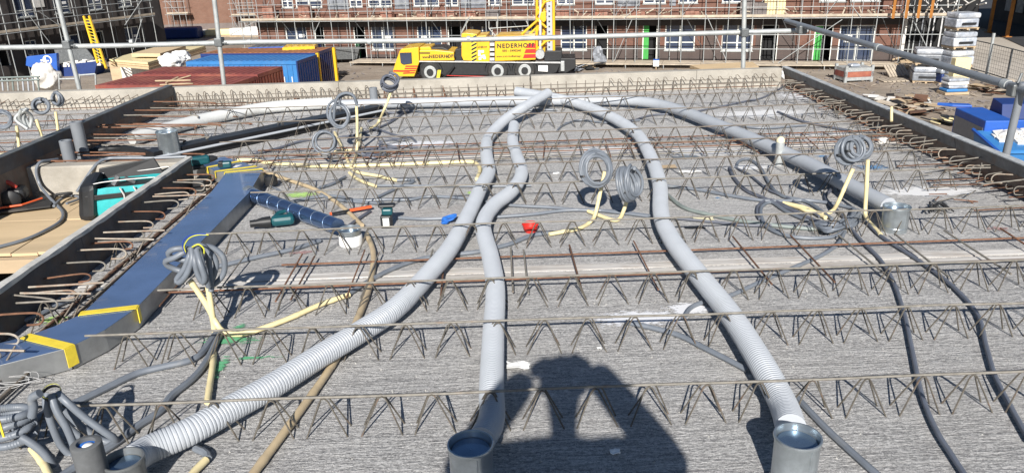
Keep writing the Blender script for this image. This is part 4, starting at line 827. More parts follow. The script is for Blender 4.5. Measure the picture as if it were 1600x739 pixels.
# ------------------------------------------------------------------ stairwell tools
c = G(175, 300, PZ); r = empty('tool_bag', (-2.85, 5.75, PZ), 'open teal and black tool bag standing on the plywood by the formwork', 'tool bag')
def bagpt(px, py, Y): return GY(px, py, Y)
X = FR((-2.83, 5.72, PZ), .28)
q = MB(X); W_, D_, H_ = .30, .16, .24; X = X @ Matrix.Diagonal((1.04, 1.1, 1.18, 1))
prof = []
for z, g in ((0, .93), (.06, 1.0), (.14, 1.0), (.2, .95), (.235, .9)): prof.append((z, g))
vs = []; fs = []; ns = 24
for z, g in prof:
    for k in range(ns):
        a = 2*math.pi*k/ns; ca, sa = math.cos(a), math.sin(a); e = .45
        vs.append((math.copysign(abs(ca)**e, ca)*W_*g, math.copysign(abs(sa)**e, sa)*D_*g, z+J(.004)))
for j in range(len(prof)-1):
    for k in range(ns): a = j*ns+k; b2 = j*ns+(k+1) % ns; fs.append((a, b2, b2+ns, a+ns))
fs.append(tuple(reversed(range(ns)))); q.add(vs, fs); q.build('bag_body', 'teal', r, smooth=True)
q = MB(X); q.box(-.26, .24, -.12, .12, .13, .175); q.build('bag_inside', 'black', r)
q = MB(X); q.tube(smooth_path([(math.copysign(abs(math.cos(a))**.45, math.cos(a))*W_*.9, math.copysign(abs(math.sin(a))**.45, math.sin(a))*D_*.9, .236+.008*math.sin(a*3)) for a in [2*math.pi*k/24 for k in range(25)]], 2), .0028, 6); q.build('zip_edge', 'white', r, smooth=True)
q = MB(X); q.box(-.285, .27, -.156, -.148, .135, .165); q.build('strap', 'black', r, bevel=.002)
q = MB(X); 
for xx in (-.05, .04, .15): q.tube([(xx, -.16, .20), (xx+.02, -.165, .15), (xx+.015, -.162, .10)], .006, 6)
q.build('clip', 'mesh_light', r)
q = MB(X); q.hexa([(-.25, .125, .18), (.22, .135, .18), (.22, .15, .18), (-.25, .145, .18)], [(-.22, .135, .27), (.16, .16, .30), (.16, .175, .30), (-.22, .15, .27)]); o = q.build('open_flap', 'black', r, bevel=.006)
q = MB(X); q.hexa([(-.37, -.15, 0), (-.25, -.185, 0), (-.24, .13, 0), (-.35, .15, 0)], [(-.33, -.11, .22), (-.20, -.175, .245), (-.19, .14, .27), (-.31, .12, .25)]); o = q.build('side_flap', 'black', r, bevel=.045)
q = MB(X); q.lathe((.24, -.10, .19), [(.001, -.07), (.05, -.05), (.058, 0), (.05, .05), (.001, .07)], 16, (1, .2, .3), cap=False); q.build('pocket', 'teal', r, smooth=True)
q = MB(X); q.box(.27, .32, -.06, .0, .23, .26); q.build('zip_tag', 'red', r, bevel=.01)
q = MB(X); q.tube([(-.12, .0, .18), (-.08, .02, .23)], .02, 8); q.tube([(.02, .03, .18), (-.04, .02, .22)], .014, 8); q.build('tool_handle', 'galv_dark', r, smooth=True)
# red and black machine at the left edge
c = G(20, 325, PZ); r = empty('red_machine', c, 'red and black power saw with orange guide rail at the left edge on plywood', 'power tool'); X = FR((c.x, c.y, PZ), .35)
MB(X).box(-.20, .12, -.06, .12, .04, .16).build('motor_housing', 'black', r, bevel=.04); MB(X).lathe((.02, -.08, .09), [(.075, 0), (.075, .03), (.04, .05)], 24, (0, -1, 0)).build('blade_guard', 'black', r, smooth=True)
MB(X).box(-.3, .30, -.20, .14, .018, .035).build('base_plate', 'rubber', r, bevel=.005); MB(X).tube([(-.25, -.18, .055), (.10, -.15, .055), (.22, -.02, .055)], .008, 8).build('guide_rail', 'red_orange', r)
MB(X).box(-.20, .0, -.04, .10, .161, .175).build('top_cover', 'tool_red', r, bevel=.012); MB(X).tube(smooth_path([(-.18, 0, .17), (-.15, 0, .21), (.0, 0, .215), (.06, 0, .16)], 5), .018, 10).build('handle', 'tool_red', r, smooth=True)
MB(X).tube(smooth_path([(.30, .1, .04), (.42, .05, .05), (.36, -.02, .04)], 5), .012, 8).build('side_arm', 'black', r, smooth=True)
q = MB(); c = G(60, 303, PZ); q.box(c.x-.15, c.x+.22, c.y-.02, c.y+.02, PZ+.003, PZ+.03); q.build('red_batten', 'tool_red', label='red painted batten against the foot of the stairwell upstand', cat='batten', bevel=.004)
# power cables on the platform
def cz(pts, r, m, label, n=7, name='power_cable'):
    P = [G(p[0], p[1], p[2]) for p in pts]; MB().tube(resample(smooth_path(P, n), .02), r, 8).build(name, m, smooth=True, label=label, cat='cable')
def cy(pts, r, m, label):
    P = [G(p[0], p[1], p[3]) if p[2] is None else GY(p[0], p[1], p[2]) for p in pts]; MB().tube(resample(smooth_path(P, 7), .02), r, 8).build('power_cable', m, smooth=True, label=label, cat='cable')
cy([(-10, 388, None, PZ+.015), (40, 374, None, PZ+.015), (75, 358, None, PZ+.015), (95, 345, None, PZ+.015), (98, 332, None, PZ+.015), (88, 320, None, PZ+.02), (74, 305, 6.0), (63, 290, 6.11), (57, 272, 6.13), (58, 260, 6.14), (64, 253, 6.18), (76, 251, 6.26), (90, 249, 6.36)], .012, 'conduit', 'grey hose looping from the platform over the stairwell upstand')
cy([(120, 300, 6.05), (132, 282, 6.10), (143, 266, 6.13), (154, 254, 6.18), (168, 248, 6.24), (190, 247, 6.25), (240, 247, 6.27), (292, 245, 6.3)], .012, 'conduit', 'grey hose coming out of the tool bag over the upstand')
cy([(84, 322, None, PZ+.03), (96, 311, None, PZ+.03), (112, 306, None, PZ+.02), (125, 310, None, PZ+.02), (104, 318, None, PZ+.03)], .011, 'conduit', 'loop of grey hose left of the tool bag')
cz([(300, 246, .0), (318, 255, .06), (325, 275, .02), (335, 290, .015)], .009, 'conduit', 'thin conduit running down past the drill')
q = MB()
for i in range(22):
    c = G(random.uniform(295, 345), random.uniform(268, 300), .02); q.tube([c, c+Vector((J(.09), J(.12), .02+J(.02)))], .006+abs(J(.004)), 5)
q.build('mortar_offcuts', 'rebar_mortar', kind='stuff', label='heap of mortar covered bar offcuts beside the duct bend')
# ================================================================== GUARD RAIL
gr = empty('guard_rail', (0, 9.55, -.3), 'galvanised scaffold tube guard rail running behind the far upstand', 'guard rail')
YR = 9.6; RR = .030
P = [GY(-40, 77, YR), GY(0, 75, YR), GY(200, 71.5, YR), GY(400, 66, YR), GY(620, 64.5, YR), GY(800, 61, YR), GY(1000, 55.5, YR), GY(1262, 48, YR)]
q = MB(); q.tube(resample(P, .12), RR, 14); q.build('rail_tube', 'galv_dull', gr, smooth=True)
for (a, b_) in (((88, -6), (123, 135)), ((334, -6), (350, 131)), ((1163.5, -6), (1161, 108))):
    p1, p2 = GY(*a, YR-.06), GY(*b_, YR-.06); p2 = p2+(p2-p1).normalized()*.5; bar('post', p2, p1+(p1-p2)*.12, .027, 'galv_dull', gr, 14)
    t = (62-a[1])/(b_[1]-a[1]); k_ = GY(a[0]+(b_[0]-a[0])*((70 if a[0] < 500 else 52)+6)/(b_[1]+6), 70 if a[0] < 200 else (66 if a[0] < 500 else 51), YR-.03)
    MB().box(k_.x-.045, k_.x+.045, YR-.10, YR+.04, k_.z-.05, k_.z+.05).build('coupler', 'galv_dark', gr, bevel=.012); MB().tube([(k_.x+.05, YR-.07, k_.z-.01), (k_.x+.10, YR-.07, k_.z-.01)], .009, 8).build('bolt', 'galv_dark', gr)
for px in (577, 732, 206, 390):
    k_ = GY(px, 66 if px < 600 else 61, YR); MB().tube([k_-Vector((.02, 0, 0)), k_+Vector((.02, 0, 0))], RR+.004, 14).build('joint_sleeve', 'galv_dull', gr, smooth=True)
gr2 = empty('guard_rail', (3.6, 7, -.3), 'darker scaffold tube guard rail sloping down to the right edge of the picture', 'guard rail')
XG = 3.62; pa, pb = GX(1228, 33, XG), GX(1620, 146, XG); q = MB(); q.tube([pa.lerp(pb, i/40) for i in range(41)], RR*.98, 14); q.build('rail_tube', 'pvc_grey', gr2, smooth=True)
for t in (.52, .93): c = pa.lerp(pb, t); MB().tube([c-(pb-pa).normalized()*.03, c+(pb-pa).normalized()*.03], RR+.006, 14).build('joint_sleeve', 'galv_dull', gr2, smooth=True)
p1, p2 = GX(1596, 140, XG), GX(1571, 245, XG); bar('post', p2+(p2-p1)*.6, p1+(p1-p2)*.1, .026, 'pvc_grey', gr2, 14)
c = GX(1588, 141, XG); MB().box(c.x-.05, c.x+.05, c.y-.04, c.y+.04, c.z-.045, c.z+.045).build('coupler', 'galv_dark', gr2, bevel=.012); MB().tube([c+Vector((0, 0, .04)), c+Vector((.03, .02, .11))], .01, 8).build('bolt', 'galv_dark', gr2)
c = GX(1253, 45, XG); MB().box(c.x-.06, c.x+.04, c.y-.08, c.y+.04, c.z-.06, c.z+.04).build('coupler', 'galv_dark', gr2, bevel=.015)
MB().tube([GX(1393, 168, XR-.07), GX(1393, 190, XR-.10)], .012, 8).build('striped_stick', 'cream', smooth=True, label='cream and yellow striped marker stick on the right formwork', cat='marker stick')
# ================================================================== BACKGROUND
class Frame:
    """a local frame: x along the front, y away from the camera, z up (world heights)"""
    def __init__(s, p0, p1):
        p0, p1 = Vector((p0[0], p0[1], 0)), Vector((p1[0], p1[1], 0)); e = (p1-p0).normalized()
        s.e = e; s.n = Vector((-e.y, e.x, 0)); s.o = p0; s.ang = math.atan2(e.y, e.x); s.X = FR((p0.x, p0.y, 0), s.ang)
    def uz(s, px, py, y=0.):
        p = PL(px, py, s.o+s.n*y, s.n); return ((p-s.o).dot(s.e), p.z)
    def w(s, x, y, z): return s.X @ Vector((x, y, z))
    def mb(s): return MB(s.X)
def wall_mesh(fr, u0, u1, z0, z1, holes, split, y=0., depth=.16):
    us = sorted({u0, u1, *[h[0] for h in holes], *[h[1] for h in holes]}); zs = sorted({z0, z1, *split, *[h[2] for h in holes], *[h[3] for h in holes]})
    us = [u for u in us if u0 <= u <= u1]; zs = [z for z in zs if z0 <= z <= z1]; m = fr.mb()
    for a, b in zip(us, us[1:]):
        for c, d in zip(zs, zs[1:]):
            mu, mz = (a+b)/2, (c+d)/2
            if any(h[0] < mu < h[1] and h[2] < mz < h[3] for h in holes): continue
            m.cur = 1 if split and mz < split[0] else 0; m.add([(a, y, c), (b, y, c), (b, y, d), (a, y, d)], [(0, 1, 2, 3)])
    m.cur = 0
    for a, b, c, d in holes:
        m.add([(a, y, c), (a, y+depth, c), (a, y+depth, d), (a, y, d)], [(0, 1, 2, 3)]); m.add([(b, y, c), (b, y+depth, c), (b, y+depth, d), (b, y, d)], [(0, 3, 2, 1)])
        m.add([(a, y, d), (b, y, d), (b, y+depth, d), (a, y+depth, d)], [(0, 3, 2, 1)]); m.add([(a, y, c), (b, y, c), (b, y+depth, c), (a, y+depth, c)], [(0, 1, 2, 3)])
    m.add([(u0, y+1.4, z0), (u1, y+1.4, z0), (u1, y+1.4, z1), (u0, y+1.4, z1)], [(3, 2, 1, 0)]); return m
def window(fr, h, parent, y=0., bars=1, sash=True):
    a, b, c, d = h; t = .07; m = fr.mb(); Y0, Y1 = y+.06, y+.13
    m.box(a, b, Y0, Y1, c, c+t); m.box(a, b, Y0, Y1, d-t, d); m.box(a, a+t, Y0, Y1, c+t, d-t); m.box(b-t, b, Y0, Y1, c+t, d-t)
    for k in range(bars): x = a+(b-a)*(k+1)/(bars+1); m.box(x-.05, x+.05, Y0, Y1, c+t, d-t)
    if sash: z = c+(d-c)*.3; m.box(a+t, b-t, Y0+.01, Y1-.01, z-.03, z+.03)
    w_ = m.build('window_frame', 'window_frame', parent)
    fr.mb().box(a+t, b-t, y+.09, y+.10, c+t, d-t).build('pane', 'glass', w_)
    if random.random() < .6: x = a+(b-a)*random.choice([.15, .6]); fr.mb().box(x, x+(b-a)*.25, y+.083, y+.087, c+(d-c)*.42, c+(d-c)*.55).build('window_sticker', 'white', w_)
    fr.mb().box(a-.04, b+.04, y-.05, y+.055, c-.06, c-.002).build('sill', 'galv_dull', w_)
def doorway(fr, h, parent, panel=None, y=0.):
    a, b, c, d = h; t = .06; m = fr.mb(); m.box(a, a+t, y+.04, y+.12, c, d); m.box(b-t, b, y+.04, y+.12, c, d); m.box(a+t, b-t, y+.04, y+.12, d-t, d)
    o = m.build('door_frame', 'window_frame', parent)
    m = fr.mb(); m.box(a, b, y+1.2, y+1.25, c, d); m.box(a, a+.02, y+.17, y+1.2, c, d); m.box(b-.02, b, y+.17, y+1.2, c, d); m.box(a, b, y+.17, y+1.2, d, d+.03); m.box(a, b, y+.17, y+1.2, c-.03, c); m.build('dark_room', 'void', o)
    if panel:
        x0, x1 = (a+t, a+(b-a)*.42); fr.mb().box(x0, x1, y+.05, y+.09, c+.02, c+(d-c)*(.98 if panel == 'green_panel' else .55)).build('door_leaf', panel, o)
def scaffold(fr, us, y0, y1, zb, zt, decks, label, rails=(), braces=(), m='galv_dull', r=.026, inner=True):
    root = empty('scaffold', fr.w((us[0]+us[-1])/2, y0, zb), label, 'scaffold')
    for u in us:
        bar('standard', fr.w(u+J(.05), y0, zb), fr.w(u+J(.05), y0, zt), r, m, root, 6)
        if inner: bar('standard', fr.w(u+.02, y1, zb), fr.w(u+.02, y1, zt), r, 'galv_dark', root, 6)
    for z in rails: bar('ledger', fr.w(us[0]-.2, y0-.03, z), fr.w(us[-1]+.2, y0-.03, z+J(.02)), r*.9, m, root, 6)
    for zd in decks:
        for i, (a, b) in enumerate(zip(us[::2], list(us[2::2])+[us[-1]+.3])):
            if b-a < .3: continue
            fr.mb().box(a+.01, b-.01, y0+.03, y1-.06, zd-.05, zd).build('deck_board', 'deck', root)
            fr.mb().box(a+.01, b-.01, y0-.02, y0+.025, zd-.02+J(.01), zd+.13).build('toe_board', 'deck', root)
        for u in us[::2]: bar('transom', fr.w(u, y0-.1, zd-.09), fr.w(u, y1, zd-.09), r*.9, m, root, 6)
        bar('ledger', fr.w(us[0]-.2, y0-.02, zd-.10), fr.w(us[-1]+.2, y0-.02, zd-.10), r, m, root, 6)
    for a, b in braces: bar('brace', fr.w(*a), fr.w(*b), r*.9, m, root, 6)
    return root
# ---- brick terrace in the middle
FA = Frame(G(500, 97, GZ), G(1400, 103, GZ))
brick_material('brick_orange', (.20, .082, .054), (.14, .06, .042), (.155, .125, .105), FA.ang)
brick_material('brick_brown', (.10, .07, .062), (.08, .06, .056), (.11, .097, .09), FA.ang)
brick_material('brick_gable', (.24, .115, .075), (.19, .09, .06), (.2, .165, .135), 0.)
brick_material('brick_plinth', (.22, .17, .155), (.18, .15, .14), (.2, .18, .17), 0.)
uL, uR = FA.uz(404, 60)[0], FA.uz(1408, 60)[0]; zf1 = FA.uz(800, 31)[1]; ztop = 2.4
W1 = [(447,480,37,75,'W'),(492,507,38,92,'D'),(553,571,38,92,'g'),(580,615,37,79,'W'),(652,690,37,79,'W'),(700,722,38,92,'D'),(738,770,37,79,'W'),(797,836,37,79,'W'),(876,917,38,79,'W'),(930,950,38,95,'D'),(1004,1027,39,96,'G'),(1039,1086,38,79,'W'),(1128,1177,38,80,'W'),(1189,1216,39,98,'D'),(1272,1301,40,98,'G'),(1311,1367,40,102,'F')]
W2 = [(440,458,),(462,503),(546,566),(575,612),(646,686),(695,716),(763,784),(800,835),(870,898),(930,960),(1005,1040),(1060,1090),(1128,1160),(1200,1225),(1280,1322),(1328,1376)]
H1 = []; H2 = []
for x0, x1, y0, y1, k in W1:
    a, b = FA.uz(x0, 60)[0], FA.uz(x1, 60)[0]; H1.append((a, b, max(GZ+.25, FA.uz(x0, y1)[1]), FA.uz(x0, y0)[1], k))
for x0, x1 in W2: a, b = FA.uz(x0, 8)[0], FA.uz(x1, 8)[0]; H2.append((a, b, FA.uz(900, 7.5)[1], FA.uz(900, 7.5)[1]+1.5))
tb = empty('brick_terrace', FA.w((uL+uR)/2, 0, GZ), 'long unfinished brick terrace with white windows behind the crane truck', 'terrace')
um = FA.uz(868, 60)[0]
wall_mesh(FA, uL, um, GZ, ztop, [h[:4] for h in H1 if h[1] < um]+[h for h in H2 if h[1] < um], [GZ+.55]).build('wall', ['brick_orange', 'brick_brown'], tb)
wall_mesh(FA, um+.001, uR, GZ, ztop, [h[:4] for h in H1 if h[0] > um]+[h for h in H2 if h[0] > um], [GZ+1.15]).build('wall', ['brick_orange', 'brick_brown'], tb)
for a, b in ((1100, 1122), (1181, 1188), (1217, 1243)):
    a, b = FA.uz(a, 60)[0], FA.uz(b, 60)[0]; FA.mb().box(a, b, -.012, -.002, GZ+1.151, zf1-.35).build('brown_brick_panel', 'brick_brown', tb)
for h in H1:
    k = h[4]
    if k == 'W': window(FA, h[:4], tb)
    elif k == 'F': window(FA, h[:4], tb, sash=False); FA.mb().box(h[0]+.3, h[0]+.75, .04, .05, h[2]+1.15, h[2]+1.6).build('window_sticker', 'white', tb)
    else: doorway(FA, h[:4], tb, {'g': 'green_dark', 'G': 'green_panel', 'D': None}[k])
for h in H2: window(FA, h, tb)
for x0, x1 in ((512, 545), (617, 640), (720, 760), (965, 1000), (1046, 1056)):
    a, b = FA.uz(x0, 8)[0], FA.uz(x1, 8)[0]; FA.mb().box(a, b, -.03, -.003, H2[0][2]-.15, H2[0][3]).build('insulation_panel', 'insulation', tb)
FA.mb().box(uL, uR, .3, 8.5, ztop-.1, ztop-.02).build('eaves_slab', 'roof_tile', tb); FA.mb().box(uL, uL+.2, .003, 8.5, GZ, ztop-.1).build('wall', 'brick_brown', tb); FA.mb().box(uR-.2, uR, .003, 8.5, GZ, ztop-.1).build('wall', 'brick_brown', tb); FA.mb().box(uL, uR, 8.51, 8.7, GZ, ztop).build('wall', 'brick_brown', tb)
FA.mb().extr([(uL-.2, -.5, ztop), (uL-.2, 4.2, ztop+3.2), (uL-.2, 9, ztop)], (uR-uL+.4, 0, 0)).build('roof', 'roof_tile', tb)
FA.mb().box(uL, uR, -.02, .0, zf1-.45, zf1-.05).build('dark_band', 'dark_wall', tb)  # dark strip across the wall just below the scaffold deck
zd = FA.uz(800, 29.5, -1.3)[1]; us = [uL-.4+i*1.42 for i in range(int((uR-uL)/1.42)+2)]; uend = FA.uz(1478, 27, -1.3)[0]
while us[-1] < uend-.8: us.append(us[-1]+1.42)
br = []
for px0, py0, px1, py1 in ((373+30, 32, 360, 55), (500, 33, 490, 55), (987, 32, 960, 95), (1103, 22, 1135, 95), (1214, 100, 1316, 31), (1424, 26, 1448, 74), (720, 52, 732, 28), (1330, 8, 1345, 28), (1000, 5, 975, 30)):
    a = FA.uz(px0, py0, -1.35); b = FA.uz(px1, py1, -1.35); br.append(((a[0], -1.35, a[1]), (b[0], -1.35, b[1])))
sc = scaffold(FA, us, -1.3, -.3, GZ, zd+2.0, [zd], 'galvanised scaffold with a plank deck along the brick terrace', rails=(zd+.55, zd+1.05, zd+1.6, GZ+1.15, GZ+2.0), braces=br)
for i, u in enumerate(us[:-1]):
    if i % 2: bar('standard', FA.w(u+.7, -.34, GZ), FA.w(u+.7, -.34, zd+2.), .022, 'galv_dull', sc, 6)
    if i % 3 == 1: bar('brace', FA.w(u, -.9, zd+.05), FA.w(u+1.0, -.9, zd+1.6), .02, 'galv_dull', sc, 6)
    if i % 4 == 2: bar('brace', FA.w(u+.3, -1.1, zd-.1), FA.w(u+1.3, -.5, GZ+1.2), .02, 'galv_dark', sc, 6)
q = FA.mb()
for i in range(130):
    u = random.uniform(us[0], us[-1]); z = zd+.02; l_ = random.uniform(.15, .7); q.tube([(u, -.9+J(.3), z+abs(J(.3))), (u+J(l_), -.9+J(.3), z+abs(J(.5)))], .015+abs(J(.04)), 4)
q.build('deck_litter', 'deck', kind='stuff', label='small offcuts and tools strewn along the scaffold deck')
# low walkway along the foot of the terrace
zw = FA.uz(1100, 101, -2.1)[1]; wk = empty('walkway', FA.w(8, -1.7, GZ), 'low plank walkway on short props along the foot of the brick terrace', 'walkway')
u = FA.uz(545, 95, -2.1)[0]; ue = FA.uz(1412, 105, -2.1)[0]
while u < ue:
    FA.mb().box(u+.012, min(u+2.4, ue)-.012, -2.1, -1.36, zw-.06, zw+J(.01)).build('walkway_board', 'deck', wk); FA.mb().box(u+.012, min(u+2.4, ue)-.012, -1.24, -.36, zw-.06, zw).build('walkway_board', 'deck', wk)
    bar('walkway_post', FA.w(u+.1, -2.05, GZ), FA.w(u+.1, -2.05, zw-.06), .03, 'galv_dull', wk, 6); u += 2.4
# things on the scaffold deck
def stack(fr, px, y, z, w_, d_, h_, m, label, cols=3, rows_=4, name='brick_stack', cat='brick stack', group='stacks of bricks on the scaffold deck', usepx=None):
    u = fr.uz(px, usepx if usepx is not None else 20, y)[0]; r = empty(name, fr.w(u, y, z), label, cat, group)
    for j in range(rows_):
        for i in range(cols):
            a = u-w_/2+w_*i/cols; c = z+.002+h_*j/rows_; fr.mb().box(a+.008, a+w_/cols-.008, y-d_/2+J(.02), y+d_/2, c+.004, c+h_/rows_-.004+J(.004)).build('brick_pack', m, r)
    return r
for px, m, h_, lab in ((421, 'brick_pile', .95, 'tall brick stack at the left end of the scaffold deck'), (477, 'brick_pile', .95, 'second tall brick stack from the left on the scaffold deck'), (541, 'brick_pile', .45, 'low orange brick stack beside the third upper window'), (605, 'brick_pile', .55, 'brick stack above the fourth ground floor window'), (662, 'brick_pile', .4, 'low brick stack left of the crane mast on the deck'), (702, 'brick_pile', .55, 'brick stack over the crane truck engine cover'), (735, 'brick_pile', .5, 'brick stack over the crane truck superstructure'), (770, 'brick_grey', .5, 'grey brick stack over the yellow crane box'), (880, 'brick_pile', .45, 'brick stack just right of the crane mast'), (940, 'brick_pile', .4, 'low brick stack above the doorway with plastic'), (998, 'brick_pile', .38, 'low brick stack above the green doorway'), (1082, 'brick_pile', .4, 'low brick stack above the big middle window'), (1167, 'brick_grey', 1.15, 'tall grey brick stack beside the right post of the guard rail'), (1187, 'brick_grey', .8, 'lower dark brick stack right of the tall grey one')):
    stack(FA, px, -.8, zd, .85, .5, h_, m, lab, 3, max(2, int(h_/.22)))
r = empty('timber_crate', FA.w(FA.uz(1210, 15, -.8)[0], -.8, zd), 'pale yellow timber crate on the scaffold deck at the right', 'crate'); u = FA.uz(1210, 15, -.8)[0]
for i in range(7): FA.mb().box(u-.62+i*.18, u-.48+i*.18, -1.02, -.98, zd+.01, zd+1.1).build('slat', 'cream', r)
FA.mb().box(u-.63, u+.62, -.975, -.6, zd+.02, zd+.9).build('crate_body', 'plywood', r)
r = empty('plastic_sheet', FA.w(FA.uz(938, 85, -1.6)[0], -1.6, zw), 'crumpled clear plastic sheet at the dark doorway behind the rail', 'plastic sheet'); u = FA.uz(938, 85, -1.5)[0]
q = FA.mb(); n = 6; vs = []; fs = []
for j in range(n):
    for i in range(n): vs.append((u-.45+.9*i/(n-1)*(1-.09*j)+J(.05), -1.6+J(.08), zw+.02+1.0*j/(n-1)+J(.04)))
for j in range(n-1):
    for i in range(n-1): k = j*n+i; fs.append((k, k+1, k+n+1, k+n))
q.add(vs, fs); o = q.build('sheet', 'insulation', r); sm = o.modifiers.new('t', 'SOLIDIFY'); sm.thickness = .01
u = FA.uz(1026, 97, -2.0)[0]; r = empty('white_box', FA.w(u, -2.3, GZ), 'small white instrument box on a post in front of the green doorway', 'box'); zz = FA.uz(1026, 104, -2.3)[1]
FA.mb().box(u-.18, u+.18, -2.45, -2.2, zz, zz+.38).build('box_body', 'white', r, bevel=.02); FA.mb().box(u-.19, u+.19, -2.46, -2.19, zz+.385, zz+.44).build('box_lid', 'blue', r); bar('box_post', FA.w(u, -2.32, GZ), FA.w(u, -2.32, zz-.005), .04, 'plank', r, 6)
r = empty('plywood_stack', G(1130, 106, GZ), 'pale yellow plywood sheets lying in front of the walkway behind the rail', 'plywood stack')
p = [G(1085, 100, GZ+.5), G(1185, 109, GZ+.5), G(1172, 98, GZ+.5), G(1080, 101, GZ+.5)]; p = [G(1096, 109, GZ+.45), G(1186, 105, GZ+.45), G(1176, 97, GZ+.45), G(1078, 102, GZ+.45)]
for k in range(3): MB().hexa([v-Vector((0, 0, .06*k+.05)) for v in p], [v-Vector((0, 0, .06*k)) for v in p]).build('plywood_sheet', 'plywood', r)
MB().hexa([v-Vector((0, 0, .46)) for v in p], [v-Vector((0, 0, .18)) for v in p]).build('sheet_bearers', 'plank', r)
# dark foil covered end beyond the terrace
de = empty('foil_wall', FA.w(uR+2.5, 2.5, GZ), 'black foil covered party wall with pale battens right of the brick terrace', 'wall')
FA.mb().box(uR+.02, uR+4.4, 1.6, 2.0, GZ, 2.2).build('foil_face', 'void', de)
for i in range(13): x = uR+.1+i*.33+J(.08); FA.mb().box(x, x+.05+abs(J(.04)), 1.50, 1.58, GZ+J(.2)+.4, zd-.2+J(.3)).build('batten', random.choice(['galv_dull', 'pvc_grey', 'mesh_light']), de)
FA.mb().box(uR+.03, uR+.2, -.2, .1, GZ+.8, zd-.3).build('corner_board', 'white_dirty', de)
q = FA.mb()
for i in range(26):
    x = uR+random.uniform(.2, 3.6); y = random.uniform(-.9, .6); z = GZ+random.uniform(.0, .9); q.tube([(x, y, z), (x+J(1.), y+J(.6), z+J(.25))], .02+abs(J(.03)), 5)
q.build('timber_scrap', 'plank', kind='stuff', label='scrap timber heaped at the foot of the foil wall')
q = FA.mb()
for i in range(30):
    x = uR+random.uniform(.4, 5.5); z = zd+random.uniform(.1, 1.6); q.tube([(x, -.6+J(.6), z), (x+J(.7), -.6+J(.5), z+J(.5))], .02+abs(J(.03)), 5)
q.build('deck_clutter', 'white_dirty', kind='stuff', label='white and grey building clutter on the right end of the scaffold deck')
# ---- gable building back left
yg = G(330, 50, GZ).y
gb = empty('gable_house', (G(330, 50, GZ).x, yg, GZ), 'brick end wall of a house in the gap between the dark block and the terrace', 'house')
x0, x1 = GY(180, 40, yg).x, GY(440, 40, yg).x; zp = GY(330, 37, yg).z
MB().box(x0, x1, yg, yg+.4, zp, 6).build('wall', 'brick_gable', gb); MB().box(x0, x1, yg-.03, yg+.37, GZ, zp-.003).build('plinth', 'brick_plinth', gb)
MB().box(x0, x1, yg+.41, yg+9, GZ, 5.9).build('house_body', 'dark_wall', gb); MB().extr([(x0-.3, yg-.3, 6.02), (x0-.3, yg+4.5, 9.5), (x0-.3, yg+9.3, 6.02)], (x1-x0+.6, 0, 0)).build('roof', 'roof_tile', gb)
FG = Frame((x0, yg-1.2), (x1, yg-1.2))
ug = [FG.uz(p, 30)[0] for p in (362, 372, 381, 390, 398)]; bz = FG.uz(380, 24)[1]
scaffold(FG, ug, 0, .9, GZ, 4, [bz], 'dense scaffold tower at the left end of the brick terrace', rails=(bz+.6, bz+1.2, bz-1.5, bz-2.4), braces=[((ug[0], 0, bz+2.5), (ug[3], 0, bz-2.5)), ((ug[0], -.1, bz), (ug[2], -.1, bz-3))])
ug = [FG.uz(p, 30)[0] for p in (262, 271, 281, 291)]; bz = FG.uz(270, 22)[1]
scaffold(FG, ug, 0, .9, GZ, 4, [bz], 'small scaffold tower standing against the brick end wall', rails=(bz+.6, bz+1.2), braces=[((ug[0], 0, bz+1.5), (ug[2], 0, bz))])
# ---- dark block on the left
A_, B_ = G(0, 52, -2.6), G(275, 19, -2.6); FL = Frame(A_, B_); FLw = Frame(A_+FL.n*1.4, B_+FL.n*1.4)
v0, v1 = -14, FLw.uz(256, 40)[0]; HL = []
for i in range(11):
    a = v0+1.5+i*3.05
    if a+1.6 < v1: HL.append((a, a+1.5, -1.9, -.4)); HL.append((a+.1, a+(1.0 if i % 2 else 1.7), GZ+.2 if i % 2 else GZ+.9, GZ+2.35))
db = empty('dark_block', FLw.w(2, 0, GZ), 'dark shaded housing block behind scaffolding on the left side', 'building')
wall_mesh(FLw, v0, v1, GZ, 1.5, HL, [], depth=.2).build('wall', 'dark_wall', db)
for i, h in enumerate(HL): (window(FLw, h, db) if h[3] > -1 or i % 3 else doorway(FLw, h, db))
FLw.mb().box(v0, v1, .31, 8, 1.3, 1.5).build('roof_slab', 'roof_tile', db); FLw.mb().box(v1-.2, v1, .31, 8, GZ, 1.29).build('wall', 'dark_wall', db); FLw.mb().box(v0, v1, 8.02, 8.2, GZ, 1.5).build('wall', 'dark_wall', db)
ul = [FL.uz(p, 45)[0] for p in (-60, -25, 8, 30, 62, 93, 120, 145, 174, 199, 222, 242)]
brl = []
for px0, py0, px1, py1 in ((42, 20, 80, 70), (222, 0, 195, 40), (222, 30, 208, 78), (60, 18, 95, 42)): a = FL.uz(px0, py0, -.05); b = FL.uz(px1, py1, -.05); brl.append(((a[0], -.05, a[1]), (b[0], -.05, b[1])))
scaffold(FL, ul, 0, 1.2, GZ, 1.8, [-2.6], 'tall scaffold with narrow deck along the dark block on the left', rails=(-2.05, -1.5), braces=brl, r=.03)
FLw.mb().box(FLw.uz(51, 5)[0], FLw.uz(68, 5)[0], -.05, -.01, FLw.uz(60, 12)[1], 1.0).build('white_board', 'white_dirty', db)
